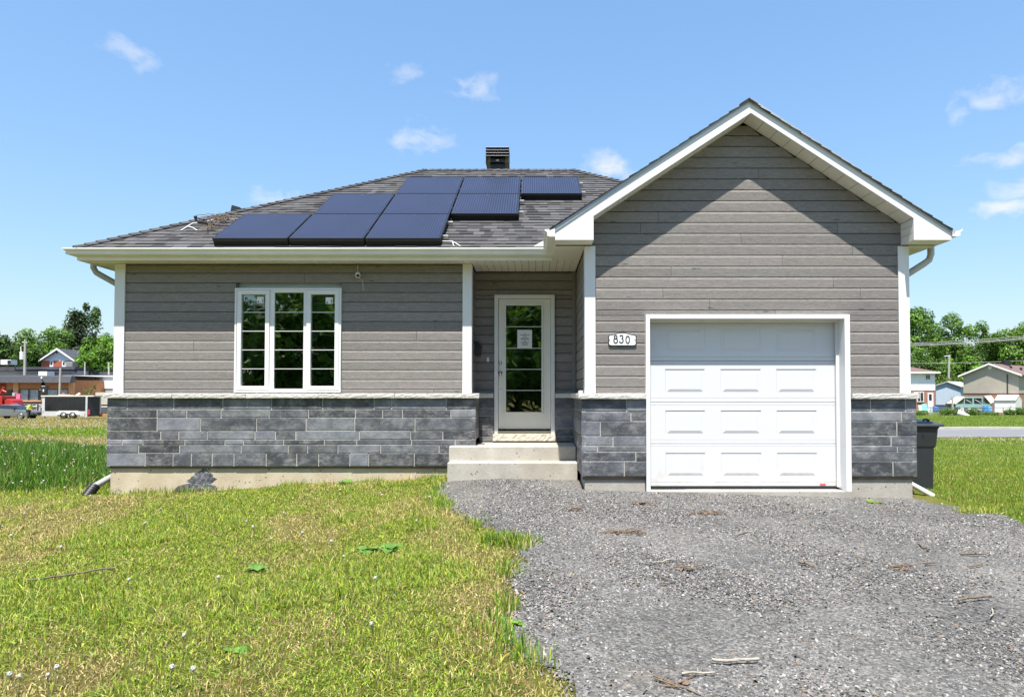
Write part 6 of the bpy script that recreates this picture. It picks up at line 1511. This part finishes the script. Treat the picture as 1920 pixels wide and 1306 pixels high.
# ---- white garden shed
YD2 = 78
sd_ = thing('white_shed', 'white metal garden shed with gabled roof behind the fence', 'shed', tuple(gp(1885, YD2)))
mb = MB(); PB(mb, 1866, 749, 1903.5, 790, YD2, .2); mb.prism([P(1903.5, 790, YD2), P(1903.5, 749, YD2), P(1910.5, 742.5, YD2 + 1), P(1916, 750, YD2 + 2), P(1916, 790, YD2 + 2)], (-.15, .05, 0)); mb.build('wall', mk('cream_white_metal', (.70, .68, .63), .5, .05, 2), sd_)
mb = MB(); mb.prism([P(1865, 750, YD2 - .15), P(1904.5, 750, YD2 - .15), P(1911, 741, YD2 + 1), P(1871, 741, YD2 + 1)], (0, 0, .07)); mb.prism([P(1911, 741, YD2 + 1), P(1871, 741, YD2 + 1), P(1880, 750, YD2 + 2.1), P(1917, 751, YD2 + 2.1)], (0, 0, .06)); mb.build('roof', whitem, sd_)
mb = MB(); mb.tube([P(1886, 771, YD2 - .2), P(1898, 753, YD2 - .2)], .03, 5); tag(mb.build('leaning_pole', wood), 'thin pole leaning against the white garden shed', 'pole')
# ---- greenhouse frame
ghs = thing('greenhouse', 'green framed garden greenhouse with dark panes and a pale roof sheet', 'greenhouse', tuple(gp(1828, 80)))
gm = mk('green_frame', (.22, .36, .32), .6)
mb = MB(); mb.prism([P(1792, 756, 80), P(1808, 743.5, 80), P(1846, 743.5, 80), P(1860, 757, 80), P(1860, 790, 80), P(1792, 790, 80)], (0, 2, 0)); mb.build('body', mk('grey_netting', (.11, .11, .10), .8, .2, 3), ghs)
mb = MB(); PB(mb, 1807.5, 743, 1843, 746, 79.9, .1); PB(mb, 1792, 757, 1858, 764, 79.85, .1); PB(mb, 1807.5, 746, 1809, 757, 79.9, .1); PB(mb, 1823.5, 746, 1826, 757, 79.9, .1); PB(mb, 1841, 746, 1842.5, 757, 79.9, .1); mb.build('frame', gm, ghs)
for a, b in ((1809, 1823.5), (1826, 1841)):
    mb = MB(); PB(mb, a, 746, b, 757, 79.95, .03); w_ = mb.build('pane', glassd, ghs); mb = MB(); mb.tube([P(a + 2, 749, 79.9), P(b - 2, 755, 79.9)], .03, 4); mb.build('brace', whitem, w_)
mb = MB(); mb.prism([P(1846, 743, 79.8), P(1858, 742, 82), P(1866, 752, 81), P(1858, 757, 79.8)], (0, 0, .08)); mb.prism([P(1808, 743, 79.8), P(1790, 756, 79.8), P(1792, 757.5, 79.8), P(1809, 744.5, 79.8)], (0, 1.6, 0)); mb.build('roof_sheet', mk('pale_sheet', (.68, .62, .45), .7, .15, 1), ghs)
# ---- clutter by the fence
def barrel(px, py, r, h, Y, lab, col, name='barrel'):
    c = P(px, py, Y); c.z = max(c.z, gz(c.x, Y)); t = thing(name, lab, 'barrel', tuple(c)); mb = MB(); mb.lathe(c, [(r * .9, 0), (r, .05), (r, h * .33), (r * 1.03, h * .36), (r, h * .39), (r, h * .66), (r * 1.03, h * .69), (r, h * .72), (r, h - .05), (r * .9, h)], 14); mb.build('drum', mk('barrel_plastic', col, .4), t)
    mb = MB(); mb.lathe(c + Vector((0, 0, h)), [(r * .88, 0), (r * .88, .03), (r * .2, .035), (.01, .035)], 14); mb.build('lid', MT['black'], t)
barrel(1754, 772, .29, .62, 76.5, 'round blue barrel nearest the white brick house', (.03, .16, .50))
barrel(1847.5, 773, .27, .72, 76.5, 'blue barrel on the left of the pair by the greenhouse', (.02, .22, .55)); barrel(1855.5, 773, .24, .68, 76.5, 'paler blue barrel on the right of the pair by the greenhouse', (.12, .36, .62))
def chair(px, Y, col, lab, s=1.0):
    b = gp(px, Y); t = thing('garden_chair', lab, 'chair', tuple(b)); m_ = mk('chair_plastic', col, .5); z = b.z
    mb = MB(); mb.box(b.x - .27*s, b.x + .27*s, Y - .25*s, Y + .25*s, z + .4*s, z + .45*s); mb.build('seat', m_, t, bevel=.02)
    mb = MB(); mb.prism([(b.x - .27*s, Y + .22*s, z + .45*s), (b.x + .27*s, Y + .22*s, z + .45*s), (b.x + .24*s, Y + .36*s, z + 1.0*s), (b.x - .24*s, Y + .36*s, z + 1.0*s)], (0, .04, 0)); mb.build('backrest', m_, t)
    for sx_ in (-1, 1):
        for sy_ in (-1, 1): mb = MB(); mb.tube([(b.x + sx_*.24*s, Y + sy_*.22*s, z), (b.x + sx_*.23*s, Y + sy_*.21*s, z + .41*s)], .025, 5); mb.build('leg', whitem, t)
chair(1736.5, 77, (.20, .62, .60), 'turquoise garden chair behind the fence', 1.15); chair(1729, 77.6, (.7, .7, .68), 'white garden chair left of the turquoise chair', 1.0)
mb = MB(); a, b = P(1796, 773, 74.3), P(1819, 780.5, 73.6); mb.tube([a + (a - b) * .02, a, a.lerp(b, .4), b], [.12, .34, .26, .10], 12); tag(mb.build('white_tarp_roll', mk('white_tarp', (.74, .72, .66), .6, .1, 3)), 'white rolled tarp lying on the grass against the fence', 'tarp')
mb = MB(); mb.prism([P(1862, 772.5, 76), P(1888, 773.5, 76), P(1884, 776, 76), P(1866, 775.5, 76)], (0, .8, 0)); mb.tube([P(1858, 771, 76), P(1866, 774, 76)], .05, 5); tag(mb.build('red_tray', mk('rusty_red', (.42, .08, .05), .6, .2, 3)), 'rusty red wheelbarrow tray upside down in front of the white shed', 'wheelbarrow')
vh = [(1757, 770, 1772, 763), (1815, 770, 1824, 765)]
def crate(px0, py0, px1, py1, Y, col, lab, name='crate'):
    a = P(px0, py1, Y); b = P(px1, py0, Y); t = thing(name, lab, 'box', ((a.x + b.x) / 2, Y, a.z)); mb = MB(); mb.box(a.x, b.x, Y, Y + .5, a.z, b.z); mb.build('box', mk('crate_col', col, .6), t, bevel=.03); mb = MB(); mb.box(a.x - .03, b.x + .03, Y - .03, Y + .53, b.z + .001, b.z + .05); mb.build('rim', mk('crate_rim', tuple(c * .7 for c in col), .6), t)
crate(1758, 759.5, 1775, 769, 78, (.05, .06, .14), 'dark blue covered box behind the fence left of the wooden post'); crate(1765, 768, 1772, 774, 76, (.66, .66, .62), 'white box behind the fence below the dark blue box')
crate(1801, 763, 1808, 773, 76.2, (.62, .60, .56), 'pale box behind the fence right of the wooden post'); crate(1815, 764, 1821, 771, 76.2, (.7, .68, .66), 'white box below the greenhouse panes'); crate(1828, 766, 1842, 769, 76.4, (.55, .5, .5), 'flat pale board box left of the blue barrels')
wl = []
for px, top, w, lab in ((1718, 769, 40, 'weedy patch against the fence beside the waste bin'), (1775, 765, 26, 'tall weeds against the fence left of the wooden post'), (1795, 768, 16, 'weeds just right of the wooden post'), (1825, 767, 24, 'dark weeds against the fence below the greenhouse'), (1856, 774, 30, 'low weeds below the blue barrels'), (1893, 768, 20, 'weeds below the white shed corner'), (1914, 764, 22, 'tall dark shrub at the right end of the fence')):
    fw = shrub(px, 74.7, top, w, lab, 700, .2, MAPLE + [(.12, .17, .05)], 'fence_weeds', 'weeds'); wl.append(fw)
# the weeds along the fence read as one mass
V, C = [], []
for o in wl:
    me = o.data; a = np.empty(len(me.vertices) * 3, np.float32); me.vertices.foreach_get('co', a); c = np.empty(len(me.vertices) * 4, np.float32); me.attributes['tint'].data.foreach_get('color', c)
    V.append(a.reshape(-1, 3) + np.array(o.location)); C.append(c.reshape(-1, 4)[:, :3]); bpy.data.objects.remove(o)
o = big('fence_weeds', np.concatenate(V), 4, np.concatenate(C), MT['leaf'], origin=tuple(gp(1810, 74.7))); o['kind'] = 'stuff'
# ---- overhead wires
wm_ = mk('pale_wire', (.30, .30, .29), .6)
for i, (y0, y1, y2, r_, lab) in enumerate(((644, 639, 628, .035, 'upper overhead wire crossing in front of the trees'), (646, 642.5, 631, .05, 'thickest overhead cable just below the upper wire'), (648, 644.5, 633.5, .03, 'lowest of the three overhead cables'), (680, 680, 676.5, .03, 'single overhead wire passing the pale utility pole'))):
    mb = MB(); a, b, c = P(1660, y0, 97), P(1800, y1, 97), P(1990, y2 - 4, 97); pts = []
    for k_ in range(21):
        t = k_ / 20; pts.append(a * (1-t) ** 2 + (2 * b - (a + c) * .5) * 2 * t * (1-t) + c * t * t)
    mb.tube(pts, r_, 5); tag(mb.build('overhead_wire', wm_), lab, 'wire')
# ================================================================== SKY, SUN, CAMERA
w = bpy.data.worlds.new('World'); SC.world = w; w.use_nodes = True
nt = w.node_tree; bgn = nt.nodes['Background']
EL, AZL = rad(67.5), rad(10.5)
sky = N(nt, 'ShaderNodeTexSky', sky_type='NISHITA'); sky.sun_disc = False; sky.sun_elevation = EL; sky.sun_rotation = math.pi + AZL
sky.air_density = SKY_AIR; sky.dust_density = SKY_DUST; sky.ozone_density = SKY_OZ
tc = N(nt, 'ShaderNodeTexCoord'); D = tc.outputs['Generated']
def vm(op, a, b=None):
    n = N(nt, 'ShaderNodeVectorMath', operation=op)
    for i, s in enumerate((a, b)):
        if s is None: continue
        if isinstance(s, bpy.types.NodeSocket): nt.links.new(s, n.inputs[i])
        else: n.inputs[i].default_value = s
    return n
def mth(op, a, b=0, clamp=False):
    n = N(nt, 'ShaderNodeMath', operation=op); n.use_clamp = clamp
    for i, s in enumerate((a, b)):
        if isinstance(s, bpy.types.NodeSocket): nt.links.new(s, n.inputs[i])
        else: n.inputs[i].default_value = s
    return n.outputs[0]
# wisps of cloud at fixed bearings: (bearing px, height px, half widths, density)
CL = [(258, 102, 56, 24, .66), (228, 104, 52, 16, .6), (275, 86, 40, 12, .55), (285, 72, 24, 9, .35), (775, 158, 40, 24, .6), (875, 165, 66, 30, .75), (935, 160, 26, 22, .55), (790, 262, 66, 34, .8), (690, 278, 60, 22, .4), (1150, 312, 70, 30, .85),
      (510, 366, 52, 20, .75), (1075, 300, 40, 14, .3), (20, 303, 24, 9, .4), (485, 275, 22, 10, .25), (1875, 172, 75, 22, .75), (1803, 217, 30, 22, .65), (1635, 158, 30, 12, .25), (1742, 172, 14, 12, .25), (1890, 288, 85, 17, .75), (1905, 350, 62, 28, .8), (1890, 400, 66, 24, 1.0), (620, 286, 30, 14, .2)]
nz1 = noise(nt, vm('MULTIPLY', D, (1.0, 1.0, 1.9)).outputs[0], 9, 9, .62, .4)
nz2 = noise(nt, vm('MULTIPLY', D, (1.0, 1.0, 1.6)).outputs[0], 34, 6, .6, .6)
nn = mth('ADD', mth('MULTIPLY', nz1, .5), mth('MULTIPLY', nz2, .6))
warp = N(nt, 'ShaderNodeTexNoise'); warp.inputs['Scale'].default_value = 14; warp.inputs['Detail'].default_value = 7; nt.links.new(D, warp.inputs['Vector'])
Dw = vm('ADD', D, vm('SCALE', vm('SUBTRACT', warp.outputs['Color'], (.5, .5, .5)).outputs[0]).outputs[0])
Dw.inputs[1].links[0].from_node.inputs['Scale'].default_value = .085
tot = None
for (px, py, a, b, den) in CL:
    c = ray(px, py).normalized(); rt = c.cross(Vector((0, 0, 1))).normalized(); up = rt.cross(c)
    df = vm('SUBTRACT', Dw.outputs[0], tuple(c)).outputs[0]
    u = mth('MULTIPLY', vm('DOT_PRODUCT', df, tuple(rt)).outputs['Value'], F * 1.0 / a); v_ = mth('MULTIPLY', vm('DOT_PRODUCT', df, tuple(up)).outputs['Value'], F * 1.0 / b)
    r2 = mth('ADD', mth('MULTIPLY', u, u), mth('MULTIPLY', v_, v_)); mk_ = mth('MULTIPLY', mth('SUBTRACT', 1.0, mth('MULTIPLY', r2, .55), True), den)
    tot = mk_ if tot is None else mth('MAXIMUM', tot, mk_)
cl = mth('SUBTRACT', mth('ADD', mth('MULTIPLY', tot, .62), nn), .86)
cl = mth('MULTIPLY', cl, 2.2, True); cl = mth('MULTIPLY', cl, mth('MULTIPLY', tot, 1.15, True), True)
gm_ = N(nt, 'ShaderNodeGamma'); gm_.inputs['Gamma'].default_value = SKY_GAM; nt.links.new(sky.outputs[0], gm_.inputs['Color'])
hs_ = N(nt, 'ShaderNodeHueSaturation'); hs_.inputs['Saturation'].default_value = SKY_SAT; hs_.inputs['Value'].default_value = SKY_VAL; nt.links.new(gm_.outputs[0], hs_.inputs['Color'])
tn_ = mix(nt, hs_.outputs[0], SKY_TINT, 1.0, 'MULTIPLY')
skyc = mix(nt, tn_, (CLB, CLB * 1.0, CLB * 1.02), cl)
nt.links.new(skyc, bgn.inputs['Color']); bgn.inputs['Strength'].default_value = SKY_STR
sd = bpy.data.lights.new('sun', 'SUN'); sd.energy = SUN_STR; sd.angle = rad(.53); sd.color = (1, .955, .88)
so = bpy.data.objects.new('sun', sd); COL.objects.link(so); so.location = (-10, -20, 40)
hx = math.cos(EL); dirv = Vector((math.sin(AZL) * hx, math.cos(AZL) * hx, -math.sin(EL))); so.rotation_euler = dirv.to_track_quat('-Z', 'Y').to_euler()
cd = bpy.data.cameras.new('camera'); cd.sensor_width = 36; cd.lens = F / 1920 * 36; cd.shift_x = (960 - PX) / 1920; cd.shift_y = (PY - 653) / 1920
cd.clip_start = .1; cd.clip_end = 5000
co = bpy.data.objects.new('camera', cd); COL.objects.link(co); co.location = (0, 0, CZ); co.rotation_euler = (math.pi / 2 + PITCH, 0, 0)
SC.camera = co
SC.view_settings.view_transform = 'Standard'; SC.view_settings.look = 'None'; SC.view_settings.exposure = EXPO; SC.view_settings.gamma = 1
SC.cycles.max_bounces = 8; SC.cycles.transparent_max_bounces = 12
